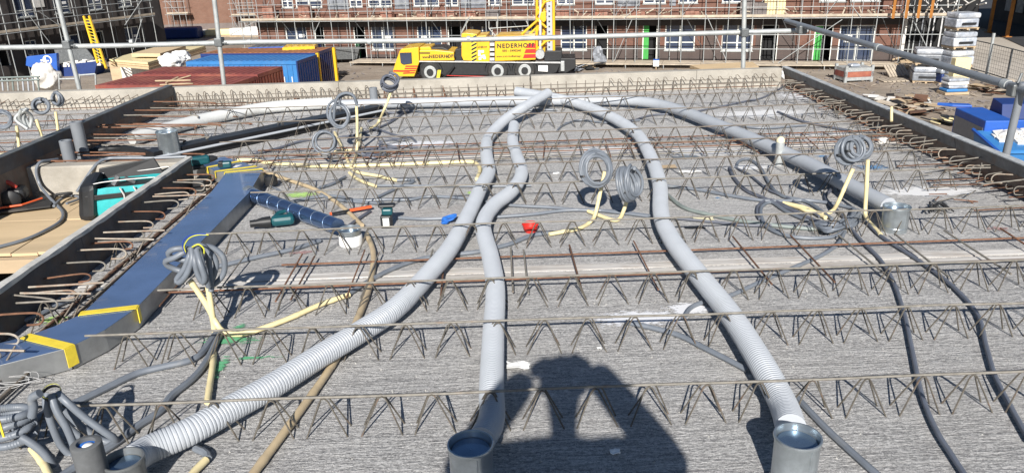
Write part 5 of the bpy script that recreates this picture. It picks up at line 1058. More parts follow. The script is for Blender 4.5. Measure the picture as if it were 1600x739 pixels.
# ---- containers
def container(c, ang, Lc, Wc, Hc, m, roofm, label, endm=None, name='shipping_container', bars=True, zb=GZ, ribstep=.28):
    """c = far/near corner at left front on the roof plan; x along the length, y away"""
    X = FR((c[0], c[1], zb), ang); r = empty(name, (c[0], c[1], zb), label, 'container', 'shipping containers on the site'); endm = endm or m
    q = MB(X); q.box(.04, Lc-.04, .04, Wc-.04, .12, Hc-.03); q.build('container_body', m, r)
    def ribs(ax, n, lo, step):
        q = MB(X); k = 0; x = lo
        while x+step*.6 < n:
            if ax == 0: q.hexa([(x, .0, .2), (x+step*.55, .0, .2), (x+step*.45, .04, .2), (x+step*.1, .04, .2)], [(x, .0, Hc-.18), (x+step*.55, .0, Hc-.18), (x+step*.45, .04, Hc-.18), (x+step*.1, .04, Hc-.18)])
            else: q.hexa([(Lc, x, .2), (Lc, x+step*.55, .2), (Lc-.04, x+step*.45, .2), (Lc-.04, x+step*.1, .2)], [(Lc, x, Hc-.18), (Lc, x+step*.55, Hc-.18), (Lc-.04, x+step*.45, Hc-.18), (Lc-.04, x+step*.1, Hc-.18)])
            x += step
        return q
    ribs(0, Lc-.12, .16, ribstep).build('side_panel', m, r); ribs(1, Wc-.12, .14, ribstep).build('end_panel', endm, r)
    for x, y in ((0, 0), (Lc, 0), (0, Wc), (Lc, Wc)):
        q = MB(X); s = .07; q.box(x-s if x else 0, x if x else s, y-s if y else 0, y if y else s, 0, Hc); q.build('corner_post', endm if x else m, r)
    for y in (0, Wc-.08): q = MB(X); q.box(.071, Lc-.071, y, y+.08, Hc-.16, Hc-.001); q.box(.071, Lc-.071, y, y+.08, 0, .14); q.build('rail', m, r)
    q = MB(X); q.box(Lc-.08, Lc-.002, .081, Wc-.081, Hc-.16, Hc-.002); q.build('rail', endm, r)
    q = MB(X); q.box(.02, Lc-.02, .081, Wc-.081, Hc-.03, Hc+.005)
    x = .3
    while x < Lc-.3: q.box(x, x+.14, .2, Wc-.2, Hc+.0055, Hc+.018); x += .3
    q.build('container_roof', roofm, r)
    if bars:
        for x in (Lc-.75, Lc-.35): MB(X).tube([(x, -.03, .3), (x, -.03, Hc-.75)], .025, 6).build('lock_bar', 'white', r); MB(X).box(x-.1, x+.1, -.05, -.01, .95, 1.1).build('lock_handle', 'mesh_light', r)
    return r
def cpos(p, z): v = G(p[0], p[1], z); return v
a, b = cpos((290, 97), -3.2), cpos((464, 96), -3.2); ang = math.atan2(b.y-a.y, b.x-a.x)
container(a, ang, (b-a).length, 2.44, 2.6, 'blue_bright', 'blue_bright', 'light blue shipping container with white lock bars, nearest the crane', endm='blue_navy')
e = Vector((-math.sin(ang), math.cos(ang), 0)); d = Vector((math.cos(ang), math.sin(ang), 0))
container(a+e*2.65-d*.75, ang, (b-a).length+.55, 2.44, 2.65, 'blue_navy', 'container_rust', 'blue container with rusty brown roof and yellow corner posts', endm='blue_navy', bars=False)
for t in (.05, 2.3): p = a+e*(2.65+t)+d*((b-a).length-.19); MB(FR((p.x, p.y, GZ), ang)).box(0, .14, 0, .16, 0, 2.64).build('corner_guard', 'yellow', None, label='yellow steel corner guard post beside the blue container, '+('nearer one' if t < 1 else 'farther one'), cat='post')
a2, b2 = cpos((385, 80), -3.2), cpos((480, 79), -3.2)
container(cpos((388, 75), -3.1), .0, 3.5, 2.4, 2.7, 'blue', 'galv_dark', 'small blue container behind the rusty roof', bars=False); container(cpos((441, 75), -3.0), .1, 1.7, 1.6, 2.8, 'yellow', 'yellow', 'yellow ribbed skip side behind the containers', bars=False)
a, b = cpos((150, 118), -3.2), cpos((402, 117), -3.2); ang = math.atan2(b.y-a.y, b.x-a.x)-.02; Lr = 6.1
container(b-Vector((math.cos(ang)*Lr, math.sin(ang)*Lr, 0)), ang, Lr, 2.44, 2.6, 'container_red', 'container_red', 'dark red shipping container with worn roof, further one')
c = b-Vector((math.cos(ang)*Lr, math.sin(ang)*Lr, 0))-Vector((-math.sin(ang), math.cos(ang), 0))*2.5
container(c+Vector((0, 0, 0)), ang, Lr, 2.42, 2.55, 'container_red', 'container_red', 'dark red shipping container partly hidden by the concrete upstand, nearer one')
c = cpos((250, 134), -3.15)
for i, (dx, dy, l_, t) in enumerate(((0, 0, 1.3, .1), (.2, .2, 1.1, .9), (.3, -.1, .8, 1.3), (-.2, .1, 1.5, -.1))): 
    p = Vector((c.x+dx, c.y+dy, -3.13+.05*i)); q = MB(); v = Vector((math.cos(t), math.sin(t), .12 if i in (1, 2) else 0))*l_; q.tube([p, p+v], .035, 4); q.build('timber_offcut', 'plank', None, label=('long level timber offcut', 'raised timber offcut', 'short steep timber offcut', 'lowest timber offcut')[i]+' lying on the red container roof', cat='timber')
# timber/panel table behind the containers
r = empty('formwork_panels', cpos((240, 92), -4), 'stack of large pale timber formwork panels lying beside the containers', 'timber panels')
zt = -3.9
P = [G(172, 93, zt), G(232, 98, zt), G(322, 72, zt), G(262, 69, zt)]
for k in range(3):
    o = Vector((J(.15), J(.1), -.14*k)); q = MB(); q.hexa([v+o-Vector((0, 0, .12)) for v in P], [v+o for v in P]); q.build('panel', 'plywood' if k else 'cream', r)
P2 = [G(205, 84, zt+.3), G(250, 84, zt+.3), G(290, 72, zt+.3), G(262, 69, zt+.3)]; MB().hexa([v-Vector((0, 0, .2)) for v in P2], P2).build('panel', 'plywood', r)
for px, py in ((178, 95), (232, 99), (315, 75)): c = G(px, py, zt-.45); bar('trestle_post', (c.x, c.y+.3, GZ), (c.x, c.y+.3, zt-.42), .06, 'galv_dull', r, 6)
c = G(215, 112, -4.9); MB().box(c.x-1.3, c.x+1.3, c.y+.5, c.y+2., GZ, -4.35).build('wrapped_crate', 'white_dirty', None, label='white wrapped crate with a red band under the timber panels', cat='crate', bevel=.1)
c = G(183, 110, -4.9); MB().box(c.x-.6, c.x+.4, c.y+.3, c.y+1.2, GZ, -4.4).build('cardboard_box', 'plank', None, label='brown cardboard box beside the white wrapped crate', cat='box', bevel=.05)
for i, (px, py) in enumerate(((268, 102), (276, 99), (284, 98), (272, 105))): lump(px, py, .55, ('frontmost', 'middle', 'rightmost', 'lowest')[i]+' white plastic bag between timber panels and blue container', m='white', z=-3.9, name='white_bag', cat='bag', sz=(1, 1, .6))
for i, (px, w_, m) in enumerate(((315, 5.2, 'white_dirty'), (345, 6, 'cream'), (375, 4, 'white_dirty'), (395, 2.8, 'white'))):
    c = G(px, 58, GZ); r = empty('pallet_load', c, ('leftmost', 'second', 'third', 'rightmost')[i]+' pale pallet load at the foot of the brick end wall', 'pallet', 'pale pallet loads by the end wall')
    MB().box(c.x-w_/4, c.x+w_/4, c.y, c.y+1.2, GZ+.13, GZ+.6+.1*i).build('load', m, r, bevel=.08); MB().box(c.x-w_/4, c.x+w_/4, c.y-.02, c.y+1.22, GZ, GZ+.12).build('pallet_base', 'plank', r)
c = G(285, 62, GZ); MB().box(c.x-2, c.x+1.6, c.y, c.y+1.6, GZ, GZ+1.1).build('covered_load', 'blue_navy', None, label='load under a dark blue cover beside the dark block', cat='covered load', bevel=.2)
# blue tipping skip with emblem, skip with rubbish
r = empty('blue_skip', G(65, 132, GZ), 'bright blue skip lid with a round white emblem, standing upright', 'skip'); FS = Frame(G(40, 124, GZ), G(95, 122, GZ))
P = [FS.uz(*t) for t in ((41, 89), (88, 84), (90, 113), (87, 122), (50, 122), (52, 107), (40, 103))]; q = FS.mb(); q.extr([(p[0], 0, p[1]) for p in P], (0, .35, 0)); q.build('skip_side', 'blue', r, bevel=.03)
cx_, cz_ = FS.uz(74, 94); q = FS.mb(); q.lathe((cx_, -.006, cz_), [(.30, 0), (.30, .004), (.21, .004), (.21, 0)], 20, (0, -1, 0), cap=False); q.box(cx_-.45, cx_-.1, -.012, -.004, cz_-.06, cz_+.04); q.box(cx_-.16, cx_-.08, -.013, -.005, cz_-.16, cz_+.2); q.box(cx_-.08, cx_+.1, -.014, -.006, cz_-.10, cz_-.02); q.build('emblem', 'white', r)
r = empty('rubbish_skip', G(120, 125, GZ), 'dark blue skip full of rubbish between the blue lid and yellow ladder', 'skip'); P = [FS.uz(*t, .6) for t in ((92, 103), (152, 96), (147, 120), (97, 122))]
FS.mb().extr([(p[0], .6, p[1]) for p in P], (0, 1.6, 0)).build('skip_body', 'blue_navy', r, bevel=.02); q = FS.mb()
for i in range(40): p = P[0]; x = random.uniform(P[0][0]+.1, P[1][0]-.1); q.box(x, x+.1+abs(J(.25)), .9+J(.4), 1.1+J(.5)+.3, p[1]-.1, p[1]+.05+abs(J(.25)))
q.build('rubbish', 'white_dirty', r, kind='stuff'); P = [FS.uz(*t, 2.3) for t in ((85, 78), (135, 76), (148, 92), (92, 100))]; FS.mb().extr([(p[0], 2.25, p[1]) for p in P], (0, .1, 0)).build('open_lid', 'galv_dark', r)
r = empty('white_bundle', G(75, 138, -4.9), 'white wrapped bundle standing in front of the blue skip lid', 'bundle'); c = GY(76, 128, 44); lump(76, 137, .62, 'white wrapped bundle standing in front of the blue skip lid', m='white_dirty', z=-4.6, name='white_bundle', cat='bundle', sz=(1, .8, 1.1)); bpy.data.objects.remove(r)
r = empty('steel_trestles', G(30, 138, -4.9), 'rack of pale green steel trestles in front of the blue skip at far left', 'rack')
zc = -4.7; yy = 40
for i in range(9): a = GY(-5+i*8, 121+J(1), yy); b = GY(-3+i*8, 142, yy); bar('rack_leg', b, a, .045, random.choice(['duct_grey', 'conduit_green', 'galv_dull']), r, 6)
for k in (122, 127): bar('rack_bar', GY(-8, k, yy-.05), GY(62, k-2, yy-.05), .045, 'conduit_green', r, 6)
r = empty('barrier', G(120, 133, -4.5), 'galvanised barrier with two posts in front of the ladder', 'barrier'); yy = 38
for px in (92, 124, 149): bar('barrier_post', GY(px+1, 140, yy), GY(px, 116, yy), .04, 'galv_dull', r, 6)
bar('barrier_rail', GY(92, 124, yy), GY(124, 123, yy), .045, 'galv_dull', r, 6); bar('barrier_rail', GY(124, 118, yy), GY(149, 116, yy), .045, 'galv_dull', r, 6)
# yellow ladder
la = empty('yellow_ladder', G(160, 108, GZ), 'tall yellow ladder leaning against the scaffold on the left', 'ladder'); yb_ = 45
s0, s1 = (GY(153, 99, yb_+1.5), GY(131, 26, yb_+3)), (GY(166, 107, yb_), GY(139.5, 26, yb_+3))
for s_ in (s0, s1): MB().tube([s_[0], s_[1]], .075, 4).build('stile', 'yellow', la)
for i in range(14): t = (i+1)/15; bar('rung', s0[0].lerp(s0[1], t), s1[0].lerp(s1[1], t), .03, 'tape', la, 5)
# ---- mobile crane
FT = Frame(G(672, 130, GZ), G(820, 127.5, GZ)); T = FT.uz
tk = empty('crane_truck', FT.w(3, 1.2, GZ), 'yellow mobile tower crane truck with red stripes and lettering', 'crane truck')
def side(pts, m, name, y0=0., y1=2.45, parent=tk, bev=.03):
    q = FT.mb(); q.extr([(*[T(*p, y0)[0]], y0, T(*p, y0)[1]) for p in pts], (0, y1-y0, 0)); return q.build(name, m, parent, bevel=bev)
side([(614,111),(618,98),(624,81),(627,77),(654,74),(655,98),(650,112),(647,120),(616,120)], 'yellow', 'cab', 0, 2.4)
cab_w = side([(624.5,83.5),(642,83),(643,99),(632,101),(626,99)], 'glass', 'cab_window', -.012, .0, bev=0); side([(625,83),(643,82.5),(644,100),(631,102),(627,100)], 'black', 'window_frame', -.008, -.001, bev=0)
side([(618.3,98.5),(624.2,82),(624.6,82),(618.8,98.5)], 'glass', 'windscreen', .15, 2.25, bev=0)
for k in range(4): side([(634-k*1.2+(0 if k < 3 else -18 if False else 0),103+k*3.6),(653-k*1.5,103+k*3.4),(652-k*1.5,105+k*3.4),(633-k*1.2,105.2+k*3.6)], 'red', 'red_stripe', -.01, -.001, bev=0)
side([(615,110),(640,110.5),(640,113),(614.5,112.5)], 'red', 'red_stripe', -.012, -.002, bev=0)
side([(655.3,79),(680,79),(709,82),(710,95),(656,95.5)], 'yellow', 'engine_cover', 0, 2.4); side([(656,82.5),(672,82.5),(672,84.5),(656,84.5)], 'black', 'air_grille', -.012, -.001, bev=0)
side([(662,76),(690,74),(700,78),(700,81),(664,80)], 'black', 'deck_gear', .5, 2.1); side([(656,74),(672,73.5),(674,78.5),(656,78.5)], 'yellow', 'cab_roof_fairing', .3, 2.0)
side([(655,95.8),(876,98),(876,99.6),(655,97.4)], 'mesh_light', 'chassis_edge', -.02, 2.4, bev=0)
side([(656,97.6),(876,100),(870,113),(860,118),(690,118),(656,118)], 'black', 'chassis', .12, 2.3)
side([(876,92),(899,92),(900,106),(884,115),(872,114)], 'black', 'rear_outrigger', .1, 2.3); side([(876,96),(882,96),(882,112),(876,112)], 'galv_dull', 'rear_bracket', -.05, .09)
side([(841,103),(856,103),(856,113),(841,112)], 'white', 'rear_plate', -.02, .1); side([(711,78),(722,76),(722,95),(711,95)], 'black', 'gear_housing', .3, 2.1)
for px in (672, 777.6, 820):
    p = T(px, 114 if px < 700 else 116); x = p[0]; w_ = empty('wheel', FT.w(x, .2, GZ)); w_.parent = tk; w_.location = FT.w(x, .2, GZ)-wloc(tk)
    FT.mb().lathe((x, .02, GZ+.64), [(.36, 0), (.55, -.0), (.62, .06), (.64, .14), (.62, .32), (.36, .36)], 32, (0, 1, 0)).build('tyre', 'rubber', w_, smooth=True)
    FT.mb().lathe((x, .02, GZ+.64), [(.37, -.004), (.35, -.01), (.31, .05), (.22, .05), (.19, -.03), (.12, -.05), (.11, -.08), (.01, -.08)], 28, (0, 1, 0)).build('rim', 'galv_dull', w_, smooth=True)
    FT.mb().lathe((x, .01, GZ+.64), [(.20, -.09), (.20, .0), (.13, -.10), (.01, -.10)], 20, (0, 1, 0)).build('hub', 'black', w_, smooth=True); FT.mb().lathe((x, 2.1, GZ+.64), [(.36, 0), (.62, .02), (.64, .1), (.62, .32), (.1, .34)], 24, (0, 1, 0)).build('tyre', 'rubber', w_, smooth=True)
    q = FT.mb(); q.tube([(x+.76*math.cos(t), .35, GZ+.64+.76*math.sin(t)) for t in [math.pi*k/12 for k in range(13)]], .35, 4, sx=1, sy=.1); q.build('mudguard', 'black', w_)
side([(721,53),(729,52),(745,54),(745,96),(724,95),(721,88)], 'yellow', 'turret', .1, 2.3); side([(745.3,57),(760,56),(760,62),(765,62),(765,97),(745.3,97)], 'yellow', 'side_cabinet', .02, 2.2)
for k in range(7):
    y_ = 55+k*6; side([(736.5,y_+4),(744.5,y_-.2),(744.5,y_+2.8),(736.5,y_+7)], 'black', 'hazard_chevron', .085, .098, bev=0); 
side([(736,54),(745,54),(745,96.5),(736,96.5)], 'tape', 'hazard_board', .0985, .0995, bev=0)
for k in range(4): side([(765.3,68+k*7.6),(772.5,68+k*7.6),(772.5,72.5+k*7.6),(765.3,72.5+k*7.6)], 'mesh_light', 'ladder_step', .0, .4, bev=0)
side([(765.3,66),(772.6,66),(772.6,97),(765.3,97)], 'galv_dark', 'ladder_recess', .41, 2.2, bev=0)
side([(773,59),(776,57),(836,55.5),(837,94),(773,96.5)], 'yellow', 'ballast_box', 0., 2.3, bev=.05); side([(770,59),(836,55),(836,56.4),(770,60.5)], 'cream', 'box_lid', -.03, 2.35, bev=0)
for k in range(3): side([(824-k*2.3,69.5+k*8),(837,69+k*8),(836.6,75.5+k*7.8),(821.5-k*2.2,75.5+k*8)], 'red', 'red_stripe', -.012, -.001, bev=0)
for (a0, b0) in ((747, 79), (752, 79), (747, 84), (751, 87), (754, 86), (748, 90), (755, 89)): side([(a0, b0), (a0+4, b0), (a0+4, b0+4), (a0, b0+4)], 'white', 'sticker', .008, .018, bev=0)
def text(s, px, py, h_, m, fr, y, parent, wid=None):
    cu = bpy.data.curves.new('lettering', 'FONT'); cu.body = s; cu.size = h_; cu.extrude = .003; cu.offset = h_*.035; cu.materials.append(MATS[m]); o = bpy.data.objects.new('lettering', cu); COL.objects.link(o)
    u, z = fr.uz(px, py, y); loc = fr.w(u, y, z); adopt(o, parent, loc); o.rotation_euler = (math.pi/2, 0, fr.ang)
    if wid: cu.space_character = wid
    bpy.context.view_layer.update(); me = bpy.data.meshes.new_from_object(o); o2 = bpy.data.objects.new('lettering', me); COL.objects.link(o2); o2.parent = parent; o2.location = o.location; o2.rotation_euler = o.rotation_euler
    bpy.data.objects.remove(o); return o2
text('NEDERHOFF', 776.5, 75.5, .34, 'black', FT, -.012, tk, 1.22); text('050 - 5490240', 785, 81.5, .17, 'black', FT, -.012, tk, 1.1); text('www.nederhoff.nl', 776, 90, .13, 'black', FT, -.012, tk, 1.2); text('montage', 800, 89.5, .13, 'black', FT, -.012, tk, 1.2)
text('www.', 660, 91.5, .2, 'black', FT, -.012, tk); text('NEDERHOFF', 670.5, 91.2, .26, 'black', FT, -.012, tk, 1.12); text('.nl', 697, 91, .2, 'black', FT, -.012, tk); text('Liebherr', 746.5, 75.5, .16, 'black', FT, .01, tk)
side([(853.5,-6),(862.5,-6),(863.5,82),(855,82)], 'duct_grey', 'mast_plate', .5, .9, bev=.02)
for k in range(10): side([(857,1+k*8),(859.4,1+k*8),(859.4,3.4+k*8),(857,3.4+k*8)], 'black', 'mast_hole', .488, .498, bev=0)
MT = [(838.5, 80, 839, -6), (844, 84, 844.5, -6), (850, 82, 849.5, -6), (865.5, 84, 865, -6), (835, 58, 852, 24), (815, 54, 846, 27), (824, 57, 853, 30), (838, 30, 852, 42), (838, 62, 852, 50), (838, 78, 852, 66), (838, 10, 850, 22), (840, 22, 852, 2), (850, 44, 866, 40), (850, 66, 866, 62), (850, 20, 866, 16), (850, 4, 866, 0)]
for i, (a0, b0, c0, d0) in enumerate(MT):
    yy = .55 if i % 2 else .95; p, q_ = T(a0, b0, yy), T(c0, d0, yy); bar('mast_tube', FT.w(p[0], yy, p[1]), FT.w(q_[0], yy, q_[1]), .07 if i > 3 else .085, 'yellow' if i != 1 else 'mesh_light', tk, 8)
side([(845,20),(853,18),(853,33),(849,36),(843,30)], 'yellow', 'mast_joint', .4, 1.1)
p = T(843.5, 86); FT.mb().lathe((p[0], .1, p[1]), [(.05, 0), (.26, 0), (.28, .08), (.28, .5), (.2, .5)], 24, (0, 1, 0)).build('winch_drum', 'galv_dull', tk, smooth=True)
side([(852,80),(878,80),(878,95),(850,96)], 'black', 'mast_base', .3, 2.)
q_ = [T(693, 112, -.3), T(705, 105, -.3)]; FT.mb().tube([(T(688, 118, -.4)[0], -.4, GZ+.2), (T(709, 104, -.4)[0], -.1, GZ+1.)], .05, 6).build('outrigger_arm', 'black', tk)
side([(684,110),(689,110),(687,122),(682,122)], 'tape', 'hazard_board', -.42, -.38, bev=0)
bar('warning_rope', FT.w(T(700, 115)[0], -.5, GZ+.5), FT.w(T(770, 120)[0], -.6, GZ+.4), .02, 'red', tk, 5)
# roof wires on the box
for a0, b0, c0, d0 in ((721, 52, 735, 26), (777, 57, 778, 22), (764, 45, 775, 57), (764, 34, 764, 45), (764, 45, 826, 41), (826, 41, 822, 33), (776, 44, 776, 34)):
    p, q2 = T(a0, b0, 1.), T(c0, d0, 1.); bar('hand_rail', FT.w(p[0], 1., p[1]), FT.w(q2[0], 1., q2[1]), .03, 'galv_dull', tk, 6)
# ---- right hand side
P = [G(1466, 20, GZ), G(1500, 62, GZ), G(1508, 95, GZ), G(1530, 118, GZ), G(1570, 138, GZ), G(1640, 175, GZ), G(1700, 170, GZ), G(1620, 83, GZ)]
MB().prism([(p.x, p.y) for p in P], GZ-.05, GZ+.02).build('concrete_road', 'road', kind='structure')
P = [G(1472, 14, GZ), G(1620, 84, GZ), G(1760, 150, GZ), G(1860, 40, GZ), G(1700, -20, GZ), G(1480, -8, GZ)]
MB().prism([(p.x, p.y) for p in P], GZ-.04, GZ+.035).build('asphalt_yard', 'asphalt_shaded', kind='structure')
# steel frame hall at top right
hall = empty('portal_frame', G(1545, 52, GZ), 'row of orange primed steel columns at the top right corner', 'steel frame')
cols = [(1573,59),(1545,52),(1520,48),(1492,41),(1474,38)]
tops = []
for px, py in cols:
    b = G(px, py, GZ); s = .10; MB().box(b.x-s, b.x+s, b.y-s, b.y+s, GZ, 1.2).build('column', 'orange_steel', hall); MB().box(b.x-.25, b.x+.25, b.y-.25, b.y+.25, GZ+.04, GZ+.08).build('base_plate', 'orange_steel', hall); tops.append(b)
a, b = tops[0], tops[-1]; d = (b-a).normalized(); MB().hexa([a-d*9+Vector((0, 0, 7.02)), b+d*2+Vector((0, 0, 7.02)), b+d*2+Vector((.2, 0, 7.02)), a-d*9+Vector((.2, 0, 7.02))], [v+Vector((0, 0, .35)) for v in (a-d*9+Vector((0, 0, 7.02)), b+d*2+Vector((0, 0, 7.02)), b+d*2+Vector((.2, 0, 7.02)), a-d*9+Vector((.2, 0, 7.02)))]).build('beam', 'orange_steel', hall)
nn = Vector((-d.y, d.x, 0)); nn = nn if nn.x > 0 else -nn
p4 = [a-d*12-nn*9+Vector((0, 0, 7.4)), b+d*2-nn*3+Vector((0, 0, 7.4)), b+d*2+nn*14+Vector((0, 0, 7.4)), a-d*12+nn*14+Vector((0, 0, 7.4))]
MB().hexa(p4, [v+Vector((0, 0, .3)) for v in p4]).build('shade_roof', 'galv_dark', hall)  # roof added out of view to throw shade on the yard
p4 = [a-d*12+nn*5.5, b+d*3+nn*5.5, b+d*3+nn*5.8, a-d*12+nn*5.8]; MB().hexa([Vector((v.x, v.y, GZ)) for v in p4], [Vector((v.x, v.y, 1.5)) for v in p4]).build('back_wall', 'dark_wall', hall)
for i in range(7):
    c = a+(b-a)*(i/6.)+nn*5.3; MB().hexa(*[[Vector((c.x, c.y, z))+d*s1*1.1+nn*s2 for s1, s2 in ((-.5, 0), (.5, 0), (.5, .1), (-.5, .1))] for z in (GZ+1, GZ+3.1)]).build('glass_panel', 'insulation', hall)
px_ = [1395, 1415, 1434, 1454]
fr2 = empty('portal_frame', FA.w(uR+1, -3, GZ), 'row of slim orange columns standing before the right end of the terrace', 'steel frame')
for px in px_:
    u, z = FA.uz(px, 30, -1.9); p, q2 = FA.w(u, -1.9, zd-.1), FA.w(u, -1.9, 1.6); MB().tube([p, q2], .09, 4).build('column', 'orange_steel', fr2)
# pallets and stacks
def pallet_stack(px, py, w_, d_, levels, label, ang=.1, m='wrap', lh=.95):
    c = G(px, py, GZ); X = FR((c.x, c.y, GZ), ang); r = empty('pallet_stack', c, label, 'pallet stack', 'wrapped pallets standing in the yard'); z = 0
    for k in range(levels):
        q = MB(X)
        for s in (-1, 0, 1): q.box(s*w_*.44-.05, s*w_*.44+.05, -d_/2, d_/2, z, z+.08)
        q.box(-w_/2, w_/2, -d_/2, d_/2, z+.081, z+.12); q.build('pallet_base', 'plank', r)
        q = MB(X); q.box(-w_/2+J(.04), w_/2+J(.04), -d_/2+J(.04), d_/2, z+.123, z+lh*.60); q.build('load', m, r, bevel=.06)
        q = MB(X); q.box(-w_/2-.01, w_/2+.01, -d_/2-.012, d_/2, z+lh*.605, z+lh*.9); q.build('load', 'wrap_light' if k % 2 else 'wrap', r, bevel=.09); z += lh
        MB(X).box(-w_*.3, w_*.32, -d_/2-.045, -d_/2-.035, z-lh*.72, z-lh*.60).build('print_band', 'black', r)
    return r
pallet_stack(1487, 132, 1.2, 1.1, 4, 'tall stack of white and clear wrapped pallets by the fence', .05, lh=.95)
r = pallet_stack(1444, 128, 1.35, 1.2, 2, 'dark wrapped pallet stack left of the tall white stack', -.35, 'insulation', .95)
c = G(1462, 127, GZ); MB(FR((c.x, c.y, GZ), -.35)).box(-.45, .45, -.5, .5, .15, 1.45).build('brick_cube', 'brick_pile', None, label='cube of orange bricks beside the dark wrapped pallets', cat='brick cube', bevel=.03)
pallet_stack(1473, 131, .9, .9, 1, 'small dark blue wrapped pallet between brick cube and white block', .0, 'blue_navy')
c = G(1492, 135, GZ); MB().box(c.x-.42, c.x+.42, c.y-.4, c.y+.4, GZ, GZ+1.5).build('white_block', 'cream', None, label='pale upright block at the foot of the tall pallet stack', cat='block', bevel=.02)
c = G(1488, 147, GZ); r = empty('bag_pallet', c, 'small pallet of blue and white cement bags on the sand', 'pallet'); MB().box(c.x-.6, c.x+.6, c.y-.4, c.y+.4, GZ+.02, GZ+.14).build('pallet_base', 'plank', r)
for k in range(4): MB().box(c.x-.5+J(.05), c.x+.5+J(.05), c.y-.38, c.y+.38, GZ+.145+k*.17, GZ+.30+k*.17).build('cement_bag', 'wrap' if k % 2 else 'blue_bright' if k == 0 else 'white', r, bevel=.06)
c = G(1341, 129, GZ); r = empty('steel_crate', c, 'grey and dark red steel crate in front of the walkway', 'crate'); X = FR((c.x, c.y, GZ), .08)
q = MB(X); q.box(-.8, .8, -.0, 1.2, .1, .28); q.build('crate_base', 'galv_dull', r); MB(X).box(-.82, .82, -.02, 1.22, .29, .58).build('red_band', 'container_red', r); MB(X).box(-.8, .8, 0, 1.2, .59, .78).build('crate_top', 'galv_dull', r); MB(X).box(-.35, .2, .3, .8, .785, .95).build('loose_bag', 'wrap', r, bevel=.08)
for x, y in ((-.75, .05), (.75, .05), (-.75, 1.15), (.75, 1.15)): MB(X).box(x-.07, x+.07, y-.07, y+.07, 0, .9).build('crate_post', 'galv_dull', r)
for (px, py, w_, lab, t) in ((1406, 121, 1.2, 'wooden pallet leaning against the walkway edge', .5), (1405, 129, 1.7, 'flat timber panel lying on the sand below the leaning pallet', .0)):
    c = G(px, py, GZ); r = empty('wooden_pallet', c, lab, 'pallet')
    for k in range(7): MB().hexa([(c.x-w_/2+k*w_/7, c.y, GZ+.03), (c.x-w_/2+(k+.8)*w_/7, c.y, GZ+.03), (c.x-w_/2+(k+.8)*w_/7, c.y+.9, GZ+.03+t), (c.x-w_/2+k*w_/7, c.y+.9, GZ+.03+t)], [(c.x-w_/2+k*w_/7, c.y, GZ+.08), (c.x-w_/2+(k+.8)*w_/7, c.y, GZ+.08), (c.x-w_/2+(k+.8)*w_/7, c.y+.9, GZ+.08+t), (c.x-w_/2+k*w_/7, c.y+.9, GZ+.08+t)]).build('slat', 'deck', r)
# mesh fence along the road
fn = empty('mesh_fence', G(1540, 118, GZ), 'wire mesh fence on steel posts between the yard and the pale road', 'fence')
base_ = [(1503, 112), (1513, 110), (1541, 118), (1572, 128), (1612, 142), (1660, 160)]; tp = []
for i, (px, py) in enumerate(base_):
    b = G(px, py, GZ); h_ = 2.3 if i == 2 else 1.75; bar('fence_post', b, b+Vector((0, 0, h_)), .05 if i != 2 else .09, 'galv_dark' if i % 2 else 'galv_dull', fn, 6); tp.append(b)
for a, b in zip(tp, tp[1:]):
    for h_ in (1.72, .15): bar('fence_rail', a+Vector((0, 0, h_)), b+Vector((0, 0, h_)), .03, 'galv_dark', fn, 6)
    q = MB(); n = max(3, int((b-a).length/.22))
    for i in range(n): p = a.lerp(b, (i+.5)/n); q.tube([p+Vector((0, 0, .16)), p+Vector((0, 0, 1.7))], .006, 4, caps=False)
    for k in range(7): z = .3+k*.2; q.tube([a+Vector((0, 0, z)), b+Vector((0, 0, z))], .006, 4, caps=False)
    q.build('mesh_panel', 'galv_dark', fn)
# debris
def debris(px, py, n, sx, sy, ms, label, z=GZ, name='debris_heap', L_=.8, th=.03):
    c = G(px, py, z); r = empty(name, c, label, 'debris heap')
    for i in range(n):
        p = c+Vector((J(sx), J(sy), .03+abs(J(.25)))); v = Vector((J(1), J(1), J(.25))).normalized()*random.uniform(.4, 1)*L_; s = v.cross(Vector((0, 0, 1))).normalized()*random.uniform(.04, .3); up = Vector((0, 0, th))
        MB().hexa([p-s, p+v-s, p+v+s, p+s], [x+up for x in (p-s, p+v-s, p+v+s, p+s)]).build('scrap_piece', random.choice(ms), r)
    return r
debris(1378, 160, 9, .7, .8, ['white', 'white_dirty'], 'white foam board scraps behind the right formwork')
debris(1418, 163, 26, .9, 1.3, ['black', 'plank', 'white_dirty', 'rust_dark', 'plank'], 'heap of broken boards and dark frames on the sand')
debris(1435, 178, 20, .9, .8, ['plank', 'rust_dark', 'black', 'deck'], 'low heap of brown timber scraps nearest the right formwork')
debris(1472, 193, 12, .5, .4, ['black', 'rubber', 'cream'], 'dark scrap and a timber block beside the blue skips')
debris(1560, 142, 26, 1.6, 1.2, ['black', 'rust_dark', 'galv_dark', 'plank', 'deck'], 'tangle of dark pipes and timber along the fence', L_=1.1)
debris(1395, 108, 8, 1.2, .6, ['plank', 'deck'], 'few loose boards at the end of the walkway')
debris(880, 112, 26, 1.1, .6, ['wrap', 'white_dirty', 'galv_dark', 'black'], 'grey rubble and plastic heap behind the crane truck')
debris(910, 108, 14, .9, .5, ['galv_dark', 'black', 'plank'], 'dark scrap between rubble heap and walkway')
debris(530, 118, 8, .5, .5, ['black', 'galv_dark'], 'small dark scrap right of the yellow corner guards')
